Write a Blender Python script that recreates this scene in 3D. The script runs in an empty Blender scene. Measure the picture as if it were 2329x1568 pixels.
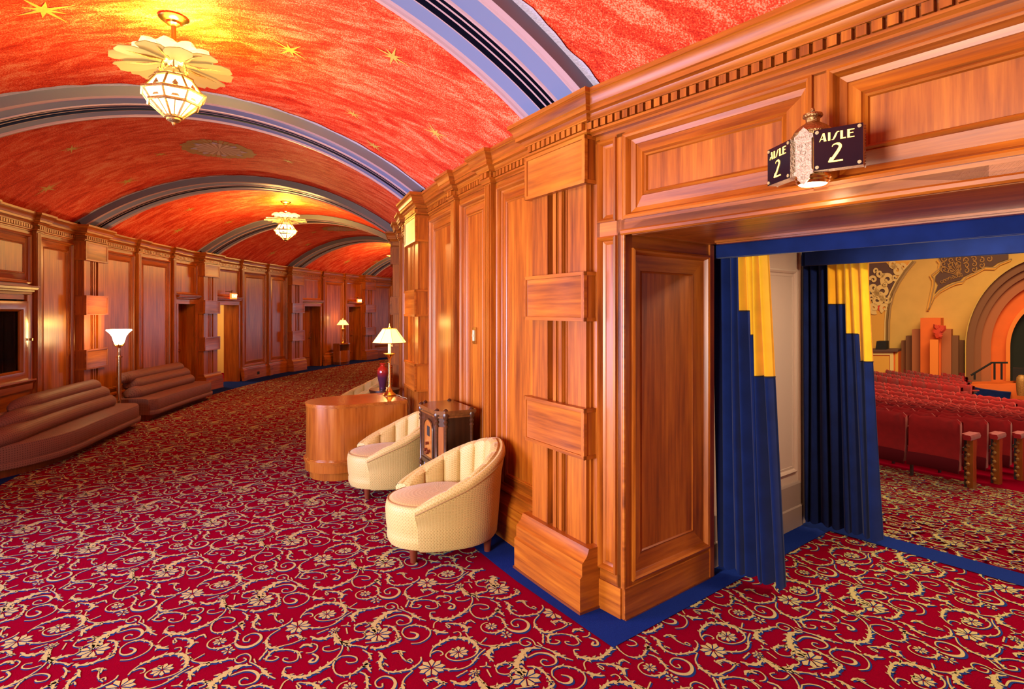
import bpy, bmesh, math, random
import numpy as np
from math import sin, cos, pi, radians as R, hypot, atan2, sqrt
from mathutils import Vector, Matrix
random.seed(7)
SC = bpy.context.scene
C = SC.collection

# ------------------------------------------------------------------ camera, world, daylight, exposure
EYE = 1.7
F = 1300.5; CXP = 1164.5; HOR = 707.6           # focal length in pixels, optical column, horizon row (frame 2329 x 1568)
cam = bpy.data.cameras.new('camera'); cam.sensor_width = 36; cam.lens = F / 2329 * 36
cam.shift_y = -(784 - HOR) / 2329; cam.clip_start = .05; cam.clip_end = 200
camo = bpy.data.objects.new('camera', cam); C.objects.link(camo)
camo.location = (0, 0, EYE); camo.rotation_euler = (pi / 2, 0, 0); SC.camera = camo
w = bpy.data.worlds.new('world'); SC.world = w; w.use_nodes = True
w.node_tree.nodes['Background'].inputs[0].default_value = (.75, .85, 1, 1)
w.node_tree.nodes['Background'].inputs[1].default_value = .3
SC.view_settings.view_transform = 'Standard'; SC.view_settings.look = 'None'
SC.view_settings.gamma = 1; SC.view_settings.use_curve_mapping = False
SC.view_settings.exposure = 0.0
try:
    SC.cycles.max_bounces = 6; SC.cycles.diffuse_bounces = 4; SC.cycles.glossy_bounces = 3
    SC.cycles.transmission_bounces = 4; SC.cycles.sample_clamp_indirect = 4.0
    SC.cycles.use_denoising = True; SC.cycles.caustics_reflective = False; SC.cycles.caustics_refractive = False
except Exception: pass

# curved lobby: everything is concentric about (CX, CY); k counts the bays along it
CX, CY, TH0, DK = 14.078, 12.125, 3.6985, .1897
RI, RO = 16.13, 20.726
RM = (RI + RO) / 2
def ang(k): return TH0 - DK * k
def pol(r, k, z=0.0): a = ang(k); return Vector((CX + r * cos(a), CY + r * sin(a), z))
def tin(u, p, z): # inner wall: u metres along (k = u/3.06), p out into the lobby
    a = TH0 - u / RI; r = RI + p; return (CX + r * cos(a), CY + r * sin(a), z)
def tout(u, p, z):
    a = TH0 - u / RO; r = RO - p; return (CX + r * cos(a), CY + r * sin(a), z)
KI = RI * DK; KO = RO * DK      # metres of wall per bay
C0 = Vector((.613, 3.133, 0)); T2 = Vector((.619, -.785, 0)); N2 = Vector((.785, .619, 0))
def thd(u, p, z): q = C0 + T2 * u - N2 * p; return (q.x, q.y, z)          # straight wall of the opening
def tja(u, p, z): q = C0 + N2 * u + T2 * p; return (q.x, q.y, z)          # jamb: u into the doorway, p to the opening
def tja2(u, p, z): q = C0 + T2 * 2.08 + N2 * u - T2 * p; return (q.x, q.y, z)
def back(x, y, z=0.0):                            # picture position on the level z
    d = F * (EYE - z) / (y - HOR); return Vector(((x - CXP) / F * d, d, z))

def daylight(name, k, z, sx, sz, power, col, out=.25, dr=0, dip=0):
    l = bpy.data.lights.new(name, 'AREA'); l.shape = 'RECTANGLE'; l.size = sx; l.size_y = sz; l.energy = power; l.color = col
    o = bpy.data.objects.new(name, l); C.objects.link(o); q = pol(RO + out, k, z); o.location = q
    d = Vector((CX, CY, 0)) - Vector((q.x, q.y, 0)); d.rotate(Matrix.Rotation(dr, 3, 'Z')); d.normalize(); d.z = -dip
    o.rotation_euler = d.to_track_quat('-Z', 'Y').to_euler(); return o
daylight('entrance_daylight', -.42, 1.45, 1.3, 1.7, 370, (1, .93, .83))
daylight('entrance_daylight', .5, 1.3, 2.4, 1.8, 130, (.62, .62, 1)).data.spread = 1.7
l_ = bpy.data.lights.new('far_window_daylight', 'AREA'); l_.shape = 'RECTANGLE'; l_.size = 1.1; l_.size_y = 1.9; l_.energy = 9; l_.spread = 1.2; l_.color = (.62, .78, 1)
o_ = bpy.data.objects.new('far_window_daylight', l_); C.objects.link(o_); o_.location = pol(RM + 1.1, 6.6, 1.4); o_.rotation_euler = (pol(RO - .3, 4.0, 1.3) - pol(RM + 1.1, 6.6, 1.4)).to_track_quat('-Z', 'Y').to_euler()

# ------------------------------------------------------------------ materials
def newmat(name):
    m = bpy.data.materials.new(name); m.use_nodes = True; nt = m.node_tree; b = nt.nodes['Principled BSDF']; return m, nt, b
def N(nt, t, **kw):
    n = nt.nodes.new(t)
    for k_, v in kw.items():
        if k_.startswith('i_'): n.inputs[int(k_[2:]) if k_[2:].isdigit() else k_[2:].replace('_', ' ')].default_value = v
        else: setattr(n, k_, v)
    return n
def ramp(nt, fac, stops):
    r = nt.nodes.new('ShaderNodeValToRGB'); e = r.color_ramp.elements
    while len(e) < len(stops): e.new(.5)
    for i, (p, c) in enumerate(stops): e[i].position = p; e[i].color = (*c, 1)
    nt.links.new(fac, r.inputs[0]); return r.outputs[0]
def plain(name, col, rough=.5, metal=0, spec=.5, emit=None, es=0, bump=None, var=0, vs=6, coat=0, sheen=0):
    m, nt, b = newmat(name); L = nt.links.new
    b.inputs['Base Color'].default_value = (*col, 1); b.inputs['Roughness'].default_value = rough
    b.inputs['Metallic'].default_value = metal; b.inputs['Specular IOR Level'].default_value = spec
    b.inputs['Coat Weight'].default_value = coat; b.inputs['Sheen Weight'].default_value = sheen
    if emit: b.inputs['Emission Color'].default_value = (*emit, 1); b.inputs['Emission Strength'].default_value = es
    tc = nt.nodes.new('ShaderNodeTexCoord')
    if var:
        n = N(nt, 'ShaderNodeTexNoise'); n.inputs['Scale'].default_value = vs; n.inputs['Detail'].default_value = 4
        L(tc.outputs['Object'], n.inputs['Vector'])
        L(ramp(nt, n.outputs['Fac'], [(.3, tuple(c * (1 - var) for c in col)), (.7, tuple(min(1, c * (1 + var)) for c in col))]), b.inputs['Base Color'])
    if bump:
        n = N(nt, 'ShaderNodeTexNoise'); n.inputs['Scale'].default_value = bump[0]; n.inputs['Detail'].default_value = 3
        L(tc.outputs['Object'], n.inputs['Vector'])
        bp = N(nt, 'ShaderNodeBump'); bp.inputs['Strength'].default_value = bump[1]; bp.inputs['Distance'].default_value = .01
        L(n.outputs['Fac'], bp.inputs['Height']); L(bp.outputs[0], b.inputs['Normal'])
    return m
def woodmat(name, dark, mid, light, rough=.3, sc=1.0, coat=.25):
    m, nt, b = newmat(name); L = nt.links.new
    uv = N(nt, 'ShaderNodeUVMap'); uv.uv_map = 'UVMap'
    mp = N(nt, 'ShaderNodeMapping'); mp.inputs['Scale'].default_value = (38 * sc, 1.6 * sc, 1); L(uv.outputs[0], mp.inputs[0])
    n1 = N(nt, 'ShaderNodeTexNoise'); n1.inputs['Scale'].default_value = 1; n1.inputs['Detail'].default_value = 6; n1.inputs['Roughness'].default_value = .65
    L(mp.outputs[0], n1.inputs['Vector'])
    mp2 = N(nt, 'ShaderNodeMapping'); mp2.inputs['Scale'].default_value = (7 * sc, .8 * sc, 1); L(uv.outputs[0], mp2.inputs[0])
    n2 = N(nt, 'ShaderNodeTexNoise'); n2.inputs['Scale'].default_value = 1; n2.inputs['Detail'].default_value = 2; n2.inputs['Distortion'].default_value = .6
    L(mp2.outputs[0], n2.inputs['Vector'])
    mx = N(nt, 'ShaderNodeMath', operation='MULTIPLY_ADD'); mx.inputs[1].default_value = .55
    L(n1.outputs['Fac'], mx.inputs[0])
    m3 = N(nt, 'ShaderNodeMath', operation='MULTIPLY'); m3.inputs[1].default_value = .45; L(n2.outputs['Fac'], m3.inputs[0]); L(m3.outputs[0], mx.inputs[2])
    L(ramp(nt, mx.outputs[0], [(.33, dark), (.5, mid), (.66, light)]), b.inputs['Base Color'])
    b.inputs['Roughness'].default_value = rough; b.inputs['Coat Weight'].default_value = coat; b.inputs['Coat Roughness'].default_value = .22
    bp = N(nt, 'ShaderNodeBump'); bp.inputs['Strength'].default_value = .04; bp.inputs['Distance'].default_value = .004
    L(n1.outputs['Fac'], bp.inputs['Height']); L(bp.outputs[0], b.inputs['Normal'])
    return m
M = {}
M['wood'] = woodmat('walnut_panelling', (.14, .026, .003), (.35, .085, .006), (.53, .16, .012), rough=.36, coat=.08)
M['wood2'] = woodmat('mahogany_furniture', (.20, .04, .006), (.36, .10, .012), (.46, .15, .02), rough=.22, coat=.4)
M['darkwood'] = woodmat('dark_oak', (.03, .010, .005), (.06, .02, .008), (.10, .035, .014), rough=.3)
M['burl'] = woodmat('burl_veneer', (.2, .05, .01), (.36, .11, .02), (.46, .17, .035), rough=.25, sc=.5)
M['walnuttop'] = woodmat('polished_walnut', (.09, .03, .008), (.16, .055, .015), (.22, .08, .02), rough=.2, coat=.4)
M['kick'] = woodmat('dark_stained_plinth', (.10, .02, .006), (.17, .04, .012), (.22, .06, .02))
def ceilmat():
    m, nt, b = newmat('red_painted_plaster'); L = nt.links.new
    tc = N(nt, 'ShaderNodeTexCoord')
    mp = N(nt, 'ShaderNodeMapping'); mp.inputs['Scale'].default_value = (1.6, 6.0, 2.0); mp.inputs['Rotation'].default_value = (0, 0, .7); L(tc.outputs['Object'], mp.inputs[0])
    n1 = N(nt, 'ShaderNodeTexNoise'); n1.inputs['Scale'].default_value = 1.5; n1.inputs['Detail'].default_value = 8; n1.inputs['Roughness'].default_value = .7; n1.inputs['Distortion'].default_value = .9
    L(mp.outputs[0], n1.inputs['Vector'])
    n2 = N(nt, 'ShaderNodeTexNoise'); n2.inputs['Scale'].default_value = 120; n2.inputs['Detail'].default_value = 2; L(tc.outputs['Object'], n2.inputs['Vector'])
    a = N(nt, 'ShaderNodeMath', operation='MULTIPLY_ADD'); a.inputs[1].default_value = .45; L(n2.outputs['Fac'], a.inputs[0])
    s = N(nt, 'ShaderNodeMath', operation='MULTIPLY'); s.inputs[1].default_value = .58; L(n1.outputs['Fac'], s.inputs[0]); L(s.outputs[0], a.inputs[2])
    L(ramp(nt, a.outputs[0], [(.40, (.42, .012, .004)), (.48, (.72, .035, .010)), (.54, (.86, .09, .03)), (.62, (.90, .30, .17))]), b.inputs['Base Color'])
    b.inputs['Roughness'].default_value = .75; b.inputs['Specular IOR Level'].default_value = .25
    bp = N(nt, 'ShaderNodeBump'); bp.inputs['Strength'].default_value = .5; bp.inputs['Distance'].default_value = .012
    L(a.outputs[0], bp.inputs['Height']); L(bp.outputs[0], b.inputs['Normal']); return m
M['ceil'] = ceilmat()
M['gold'] = plain('gold_paint', (.62, .40, .08), .55, var=.15, vs=60)
M['mauve'] = plain('mauve_plaster', (.55, .5, .66), .8, var=.1, vs=60, bump=(90, .5))
M['rosepale'] = plain('pale_rose_paint', (.62, .42, .36), .7)
M['lilac'] = plain('lilac_paint', (.5, .38, .6), .7)
M['blueflat'] = plain('blue_grey_paint', (.17, .21, .42), .5)
M['groove'] = plain('near_black_blue_paint', (.008, .008, .03), .4)
M['pinkm'] = plain('rose_moulding_paint', (.5, .32, .38), .4)
M['slate'] = plain('slate_paint', (.13, .12, .17), .5)
M['carpet'] = plain('crimson_wool', (.22, .0012, .016), 1, spec=.0, var=.16, vs=260, bump=(420, .6))
M['cgold'] = plain('straw_wool', (.52, .43, .18), 1, spec=.0, var=.15, vs=300, bump=(420, .6))
M['cblue'] = plain('navy_wool', (.012, .035, .17), 1, spec=.0)
M['border'] = plain('royal_blue_wool', (.010, .028, .2), 1, spec=.02, var=.12, vs=260, bump=(420, .6))
M['velvet'] = plain('blue_velvet', (.004, .014, .095), .8, spec=.1, sheen=.12, var=.2, vs=7)
M['yvelvet'] = plain('yellow_velvet', (.80, .42, .012), .75, spec=.2, sheen=.2, var=.08, vs=8)
M['thread'] = plain('dark_thread', (.02, .01, .01), .8)
M['cream'] = plain('cream_paint', (.62, .47, .36), .5)
M['creamd'] = plain('taupe_paint', (.34, .25, .2), .5)
M['brass'] = plain('polished_brass', (.78, .5, .16), .22, metal=1)
M['bronze'] = plain('antique_bronze', (.42, .25, .10), .38, metal=1, var=.2, vs=90, bump=(160, .6))
M['nickel'] = plain('warm_chrome', (.75, .66, .5), .15, metal=1)
M['clipbrass'] = plain('satin_brass', (.5, .36, .17), .4)
M['filigree'] = plain('silver_gilt_filigree', (.62, .46, .34), .35, metal=.3, var=.3, vs=130, bump=(150, .9))
M['black'] = plain('black_enamel', (.008, .006, .012), .12)
M['letter'] = plain('lit_sign_lettering', (1, .7, .2), .5, emit=(1, .58, .08), es=2.6)
M['glow'] = plain('glowing_lantern_glass', (1, .9, .6), .4, emit=(1, .74, .30), es=6)
M['lens'] = plain('glowing_lens', (1, .9, .6), .4, emit=(1, .85, .5), es=10)
M['petal'] = plain('frosted_amber_glass', (.16, .10, .03), .5, emit=(1, .55, .16), es=.38)
M['petalhot'] = plain('lit_frosted_glass', (1, .85, .5), .35, emit=(1, .74, .26), es=1.7)
M['shade'] = plain('lit_parchment_shade', (1, .8, .35), .7, emit=(1, .64, .13), es=3.4)
M['shadehot'] = plain('glowing_white_glass', (1, .95, .8), .4, emit=(1, .82, .5), es=9)
M['candle'] = plain('ivory_candle_tube', (.9, .7, .3), .4, emit=(1, .7, .25), es=1.4)
M['exitred'] = plain('lit_exit_panel', (1, .2, .05), .5, emit=(1, .14, .02), es=2.5)
M['exitlet'] = plain('lit_exit_lettering', (1, .9, .5), .5, emit=(1, .8, .3), es=6)
M['legwood'] = plain('red_brown_leg', (.14, .025, .01), .35)
M['vinyl'] = plain('dusky_mauve_upholstery', (.125, .06, .062), .42, spec=.4, bump=(40, .15))
M['sheer'] = plain('dark_sheer_curtain', (.025, .022, .04), .6)
M['glassdark'] = plain('dark_window_glass', (.01, .01, .015), .05, spec=.6)
M['mustard'] = plain('mustard_upholstery', (.55, .30, .03), .7)
M['yroom'] = plain('ochre_room_paint', (.8, .55, .2), .7)
M['ivory'] = plain('ivory_plate', (.6, .5, .32), .4)
M['almost'] = plain('black_fabric', (.012, .01, .01), .8)
M['teal'] = plain('teal_sea_paint', (.2, .3, .25), .7)
M['awall'] = plain('ochre_auditorium_plaster', (.78, .47, .12), .8, var=.06, vs=1.5)
M['aorange'] = plain('burnt_orange_paint', (.85, .16, .02), .7, var=.05, vs=2)
M['aor2'] = plain('bright_orange_paint', (.95, .25, .03), .6)
M['abrown'] = plain('cocoa_paint', (.28, .10, .04), .7)
M['abrown2'] = plain('russet_paint', (.46, .14, .05), .7)
M['abrown3'] = plain('umber_paint', (.22, .085, .035), .7)
M['ocher'] = plain('mural_ochre', (.85, .42, .06), .7)
M['pale'] = plain('mural_pale_gold', (.9, .62, .22), .7)
M['mred'] = plain('mural_red', (.8, .06, .03), .7)
M['mdark'] = plain('mural_dark', (.13, .06, .045), .7)
M['ornam'] = plain('gilded_grille_plaster', (.30, .17, .05), .5, metal=.3)
M['stagedark'] = plain('stage_opening_shade', (.012, .016, .01), .9)  # flat near-black, the darkness of the stage opening put into the colour
M['plaster_red'] = plain('lacquer_red_plaster', (.7, .07, .03), .35)
M['seat'] = plain('red_mohair', (.38, .008, .011), .8, spec=.2, sheen=.3, var=.12, vs=14)
M['seatlow'] = plain('maroon_mohair', (.13, .008, .014), .85, spec=.1)
M['iron'] = plain('painted_cast_iron', (.07, .06, .05), .5, bump=(60, .6))
M['gilt'] = plain('carved_gilt_wood', (.42, .2, .05), .45, metal=.3, var=.4, vs=60, bump=(55, 1.0))
def chairmat():
    m, nt, b = newmat('cream_damask'); L = nt.links.new
    uv = N(nt, 'ShaderNodeUVMap'); uv.uv_map = 'UVMap'
    v = N(nt, 'ShaderNodeTexVoronoi'); v.inputs['Scale'].default_value = 44; v.inputs['Randomness'].default_value = .1
    L(uv.outputs[0], v.inputs['Vector'])
    L(ramp(nt, v.outputs['Distance'], [(.15, (.46, .31, .10)), (.45, (.60, .43, .16)), (.6, (.38, .25, .075))]), b.inputs['Base Color'])
    b.inputs['Roughness'].default_value = .55; b.inputs['Sheen Weight'].default_value = .2
    bp = N(nt, 'ShaderNodeBump'); bp.inputs['Strength'].default_value = .35; bp.inputs['Distance'].default_value = .004
    L(v.outputs['Distance'], bp.inputs['Height']); L(bp.outputs[0], b.inputs['Normal']); return m
M['damask'] = chairmat()
M['piping'] = plain('tan_piping', (.34, .19, .07), .6)
def sofamat():
    m, nt, b = newmat('mauve_dotted_upholstery'); L = nt.links.new
    uv = N(nt, 'ShaderNodeUVMap'); uv.uv_map = 'UVMap'
    v = N(nt, 'ShaderNodeTexVoronoi'); v.inputs['Scale'].default_value = 42; v.inputs['Randomness'].default_value = 0
    L(uv.outputs[0], v.inputs['Vector'])
    L(ramp(nt, v.outputs['Distance'], [(.10, (.055, .022, .03)), (.26, (.21, .095, .085))]), b.inputs['Base Color'])
    n = N(nt, 'ShaderNodeTexNoise'); n.inputs['Scale'].default_value = 9; L(uv.outputs[0], n.inputs['Vector'])
    b.inputs['Roughness'].default_value = .6; b.inputs['Specular IOR Level'].default_value = .3
    bp = N(nt, 'ShaderNodeBump'); bp.inputs['Strength'].default_value = .25; bp.inputs['Distance'].default_value = .02
    L(n.outputs['Fac'], bp.inputs['Height']); L(bp.outputs[0], b.inputs['Normal']); return m
M['sofa'] = sofamat()
def vasemat():
    m, nt, b = newmat('red_to_plum_glaze'); L = nt.links.new
    tc = N(nt, 'ShaderNodeTexCoord'); sp = N(nt, 'ShaderNodeSeparateXYZ'); L(tc.outputs['Generated'], sp.inputs[0])
    L(ramp(nt, sp.outputs['Z'], [(.45, (.09, .025, .07)), (.62, (.30, .02, .03)), (.8, (.55, .03, .015))]), b.inputs['Base Color'])
    b.inputs['Roughness'].default_value = .12; b.inputs['Coat Weight'].default_value = .6; return m
M['vase'] = vasemat()

# ------------------------------------------------------------------ mesh building
class MB:
    def __init__(s, tf=None): s.V = []; s.Fc = []; s.UV = []; s.M = []; s.tf = tf; s.g = 'v'; s.off = (0, 0); s.m = 0
    def new(s, m=None, g=None):
        s.off = (random.uniform(0, 9), random.uniform(0, 9))
        if m is not None: s.m = m
        if g is not None: s.g = g
        return s
    def face(s, pts, uv=None, m=None):
        i = len(s.V); s.V += [tuple(p) for p in pts]; s.Fc.append(tuple(range(i, i + len(pts)))); s.M.append(s.m if m is None else m)
        if uv is None:
            p0, p1, p2 = [np.array(p, float) for p in (pts[0], pts[1], pts[2])]
            n = np.abs(np.cross(p1 - p0, p2 - p0))
            if n[1] >= n[0] and n[1] >= n[2]: a, b = 0, 2
            elif n[2] >= n[0]: a, b = 0, 1
            else: a, b = 1, 2
            uv = [(p[a], p[b]) for p in pts]
            if s.g == 'h': uv = [(v, u) for u, v in uv] if not (a == 1) else [(p[2], p[1]) for p in pts]
        s.UV.append([(u + s.off[0], v + s.off[1]) for u, v in uv])
    def grid(s, P, closeu=False, closev=False, m=None, uvs=1.0):
        nu, nv = len(P), len(P[0]); i0 = len(s.V)
        for row in P: s.V += [tuple(p) for p in row]
        mm = s.m if m is None else m
        cu = [0.0]; cv = [0.0]
        for i in range(1, nu + 1): cu.append(cu[-1] + (Vector(P[i % nu][nv // 2]) - Vector(P[i - 1][nv // 2])).length)
        for j in range(1, nv + 1): cv.append(cv[-1] + (Vector(P[nu // 2][j % nv]) - Vector(P[nu // 2][j - 1])).length)
        for i in range(nu if closeu else nu - 1):
            for j in range(nv if closev else nv - 1):
                a = i0 + i * nv + j; b = i0 + ((i + 1) % nu) * nv + j; c = i0 + ((i + 1) % nu) * nv + (j + 1) % nv; d = i0 + i * nv + (j + 1) % nv
                s.Fc.append((a, b, c, d)); s.M.append(mm)
                s.UV.append([(cu[i] + s.off[0], cv[j] + s.off[1]), (cu[i + 1] + s.off[0], cv[j] + s.off[1]), (cu[i + 1] + s.off[0], cv[j + 1] + s.off[1]), (cu[i] + s.off[0], cv[j + 1] + s.off[1])])
    def box(s, u0, u1, p0, p1, z0, z1, n=1, m=None):
        if u0 > u1: u0, u1 = u1, u0
        us = np.linspace(u0, u1, n + 1)
        for a, b in zip(us[:-1], us[1:]):
            s.face([(a, p1, z0), (b, p1, z0), (b, p1, z1), (a, p1, z1)], m=m)
            s.face([(a, p0, z0), (a, p0, z1), (b, p0, z1), (b, p0, z0)], m=m)
            s.face([(a, p0, z1), (a, p1, z1), (b, p1, z1), (b, p0, z1)], m=m)
            s.face([(a, p0, z0), (b, p0, z0), (b, p1, z0), (a, p1, z0)], m=m)
        s.face([(u0, p0, z0), (u0, p1, z0), (u0, p1, z1), (u0, p0, z1)], m=m)
        s.face([(u1, p0, z0), (u1, p0, z1), (u1, p1, z1), (u1, p1, z0)], m=m)
    def cbox(s, cx, cy, cz, sx, sy, sz, m=None): s.box(cx - sx / 2, cx + sx / 2, cy - sy / 2, cy + sy / 2, cz - sz / 2, cz + sz / 2, m=m)
    def panel(s, u0, u1, z0, z1, prof, n=4, m=None, bot=None):
        """mitred frame: prof = [(inset, p), ...]; the last ring is filled; bot = extra bottom inset per ring"""
        for i in range(len(prof) - 1):
            (a, pa), (b, pb) = prof[i], prof[i + 1]
            for e in range(4):
                gg = s.g
                s.g = 'h' if e < 2 else 'v'
                if e == 0: A, B = (u0 + a, z0 + a), (u1 - a, z0 + a); A2, B2 = (u0 + b, z0 + b), (u1 - b, z0 + b)
                if e == 1: A, B = (u1 - a, z1 - a), (u0 + a, z1 - a); A2, B2 = (u1 - b, z1 - b), (u0 + b, z1 - b)
                if e == 2: A, B = (u1 - a, z0 + a), (u1 - a, z1 - a); A2, B2 = (u1 - b, z0 + b), (u1 - b, z1 - b)
                if e == 3: A, B = (u0 + a, z1 - a), (u0 + a, z0 + a); A2, B2 = (u0 + b, z1 - b), (u0 + b, z0 + b)
                k_ = n if e < 2 else 1
                for q in range(k_):
                    t0, t1 = q / k_, (q + 1) / k_
                    L_ = lambda X, Y, t: X + (Y - X) * t
                    s.face([(L_(A[0], B[0], t0), pa, A[1] + (B[1] - A[1]) * t0), (L_(A[0], B[0], t1), pa, A[1] + (B[1] - A[1]) * t1),
                            (L_(A2[0], B2[0], t1), pb, A2[1] + (B2[1] - A2[1]) * t1), (L_(A2[0], B2[0], t0), pb, A2[1] + (B2[1] - A2[1]) * t0)], m=m)
                s.g = gg
        b, pb = prof[-1]; us = np.linspace(u0 + b, u1 - b, n + 1)
        for a_, b_ in zip(us[:-1], us[1:]): s.face([(a_, pb, z0 + b), (b_, pb, z0 + b), (b_, pb, z1 - b), (a_, pb, z1 - b)], m=m)
    def sweep(s, prof, u0, u1, n=4, m=None):
        us = np.linspace(u0, u1, n + 1)
        for (pa, za), (pb, zb) in zip(prof[:-1], prof[1:]):
            for a, b in zip(us[:-1], us[1:]): s.face([(a, pa, za), (b, pa, za), (b, pb, zb), (a, pb, zb)], m=m)
        s.face([(u0, p, z) for p, z in prof], m=m); s.face([(u1, p, z) for p, z in reversed(prof)], m=m)
    def lathe(s, prof, n=24, cx=0, cy=0, m=None, a0=0, sq=1):
        P = [[(cx + r * cos(a0 + 2 * pi * j / n), cy + r * sq * sin(a0 + 2 * pi * j / n), z) for j in range(n)] for r, z in prof]
        s.grid(P, closev=True, m=m)
    def tube(s, pts, r, n=8, m=None, caps=True):
        pts = [Vector(p) for p in pts]; rings = []; up = Vector((0, 0, 1))
        rr = r if hasattr(r, '__len__') else [r] * len(pts); prev = None
        for i, p in enumerate(pts):
            d = (pts[min(i + 1, len(pts) - 1)] - pts[max(i - 1, 0)]).normalized()
            a = (prev if prev is not None else (up if abs(d.z) < .9 else Vector((1, 0, 0)))); a = (a - d * a.dot(d)).normalized(); prev = a; b = d.cross(a)
            rings.append([p + a * (rr[i] * cos(2 * pi * j / n)) + b * (rr[i] * sin(2 * pi * j / n)) for j in range(n)])
        s.grid(rings, closev=True, m=m)
        if caps: s.face(list(reversed(rings[0])), m=m); s.face(rings[-1], m=m)
    def prism(s, poly, z0, z1, m=None, mtop=None):
        n = len(poly)
        s.face([(x, y, z1) for x, y in poly], m=mtop if mtop is not None else m); s.face([(x, y, z0) for x, y in reversed(poly)], m=m)
        acc = 0
        for i in range(n):
            a, b = poly[i], poly[(i + 1) % n]; L_ = hypot(b[0] - a[0], b[1] - a[1])
            s.face([(*a, z0), (*b, z0), (*b, z1), (*a, z1)], uv=[(acc, z0), (acc + L_, z0), (acc + L_, z1), (acc, z1)], m=m); acc += L_
    def build(s, name, mats, parent=None, smooth=None, loc=None, rz=0, weld=True):
        V = s.V if s.tf is None else [s.tf(*v) for v in s.V]
        me = bpy.data.meshes.new(name); me.from_pydata([tuple(v) for v in V], [], s.Fc)
        if not isinstance(mats, (list, tuple)): mats = [mats]
        for m in mats: me.materials.append(M[m] if isinstance(m, str) else m)
        me.polygons.foreach_set('material_index', np.array(s.M, dtype=np.int32))
        uvl = me.uv_layers.new(name='UVMap'); uvl.data.foreach_set('uv', np.array([c for f in s.UV for q in f for c in q], dtype=np.float32))
        me.update()
        if smooth is not None:
            if weld:
                bm = bmesh.new(); bm.from_mesh(me); bmesh.ops.remove_doubles(bm, verts=bm.verts, dist=1e-5); bm.to_mesh(me); bm.free()
            me.polygons.foreach_set('use_smooth', np.ones(len(me.polygons), dtype=bool)); me.set_sharp_from_angle(angle=R(smooth))
        o = bpy.data.objects.new(name, me); C.objects.link(o)
        if parent: o.parent = parent
        if loc is not None: o.location = loc
        o.rotation_euler.z = rz
        return o
def tag(o, label=None, cat=None, group=None, kind=None):
    if label: o['label'] = label
    if cat: o['category'] = cat
    if group: o['group'] = group
    if kind: o['kind'] = kind
    return o
def thing(name, label, cat, loc=(0, 0, 0), rz=0, group=None, kind=None):
    o = bpy.data.objects.new(name, None); C.objects.link(o); o.location = loc; o.rotation_euler.z = rz; o.empty_display_size = .1
    return tag(o, label, cat, group, kind)
def dup(root, loc, rz, label, group=None):
    r = root.copy(); C.objects.link(r); r.location = loc; r.rotation_euler.z = rz; r['label'] = label
    if group: r['group'] = group
    for ch in list(root.children):
        c = ch.copy(); C.objects.link(c); c.parent = r
        for g in list(ch.children): d = g.copy(); C.objects.link(d); d.parent = c
    return r
def lampo(name, loc, power, col, rad=.04, parent=None):
    l = bpy.data.lights.new(name, 'POINT'); l.energy = power; l.color = col; l.shadow_soft_size = rad
    o = bpy.data.objects.new(name, l); C.objects.link(o); o.location = loc
    if parent: o.parent = parent
    return o

# ------------------------------------------------------------------ walls
ZC = 2.93
def corn(b):
    return [(b - .02, 2.70), (b + .012, 2.70), (b + .012, 2.712), (b + .03, 2.72), (b + .03, 2.733), (b + .008, 2.733), (b + .008, 2.782), (b + .034, 2.782), (b + .034, 2.79),
            (b + .045, 2.80), (b + .052, 2.815), (b + .078, 2.82), (b + .078, 2.845), (b + .086, 2.85), (b + .092, 2.875), (b + .108, 2.90), (b + .112, 2.903), (b + .118, 2.905), (b + .118, ZC), (-.02, ZC)]
def crown(mb, uc, hw, b):
    pr = [(p, z) for p, z in corn(b) if p > 0][0:]; W_ = [hw + (p - b) for p, z in pr]
    for (p0, z0), (p1, z1), w0, w1 in zip(pr[:-1], pr[1:], W_[:-1], W_[1:]):
        mb.face([(uc - w0, p0, z0), (uc + w0, p0, z0), (uc + w1, p1, z1), (uc - w1, p1, z1)])
        for s_ in (-1, 1): mb.face([(uc + s_ * w0, p0, z0), (uc + s_ * w0, -.02, z0), (uc + s_ * w1, -.02, z1), (uc + s_ * w1, p1, z1)])
    mb.face([(uc - W_[-1], -.02, ZC), (uc + W_[-1], -.02, ZC), (uc + W_[-1], pr[-1][0], ZC), (uc - W_[-1], pr[-1][0], ZC)])
    mb.face([(uc - W_[0], -.02, 2.70), (uc + W_[0], -.02, 2.70), (uc + W_[0], pr[0][0], 2.70), (uc - W_[0], pr[0][0], 2.70)])
def dent(mb, b, u0, u1, n=1):
    L_ = abs(u1 - u0); c = max(1, round(L_ / .052)); d = L_ / c; mb.new(g='v')
    for i in range(c): mb.box(u0 + d * (i + .16), u0 + d * (i + .84), b, b + .029, 2.737, 2.778)
PP = [(0, 0), (.0, .016), (.012, .022), (.022, .018), (.03, .006), (.034, -.012), (.046, -.016), (.05, -.024), (.115, -.004), (.12, -.012), (.128, -.004), (.136, -.008), (.14, -.016)]
PPs = [(0, 0), (.0, .014), (.010, .018), (.018, .012), (.024, -.006), (.05, -.014), (.056, -.02)]
BASE = [(0, .33), (.012, .33), (.02, .315), (.024, .295), (.04, .28), (.045, .265), (.052, .262), (.052, .20), (.062, .195), (.062, 0), (0, 0)]
BASE = [(p, z) for p, z in reversed(BASE)]
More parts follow.
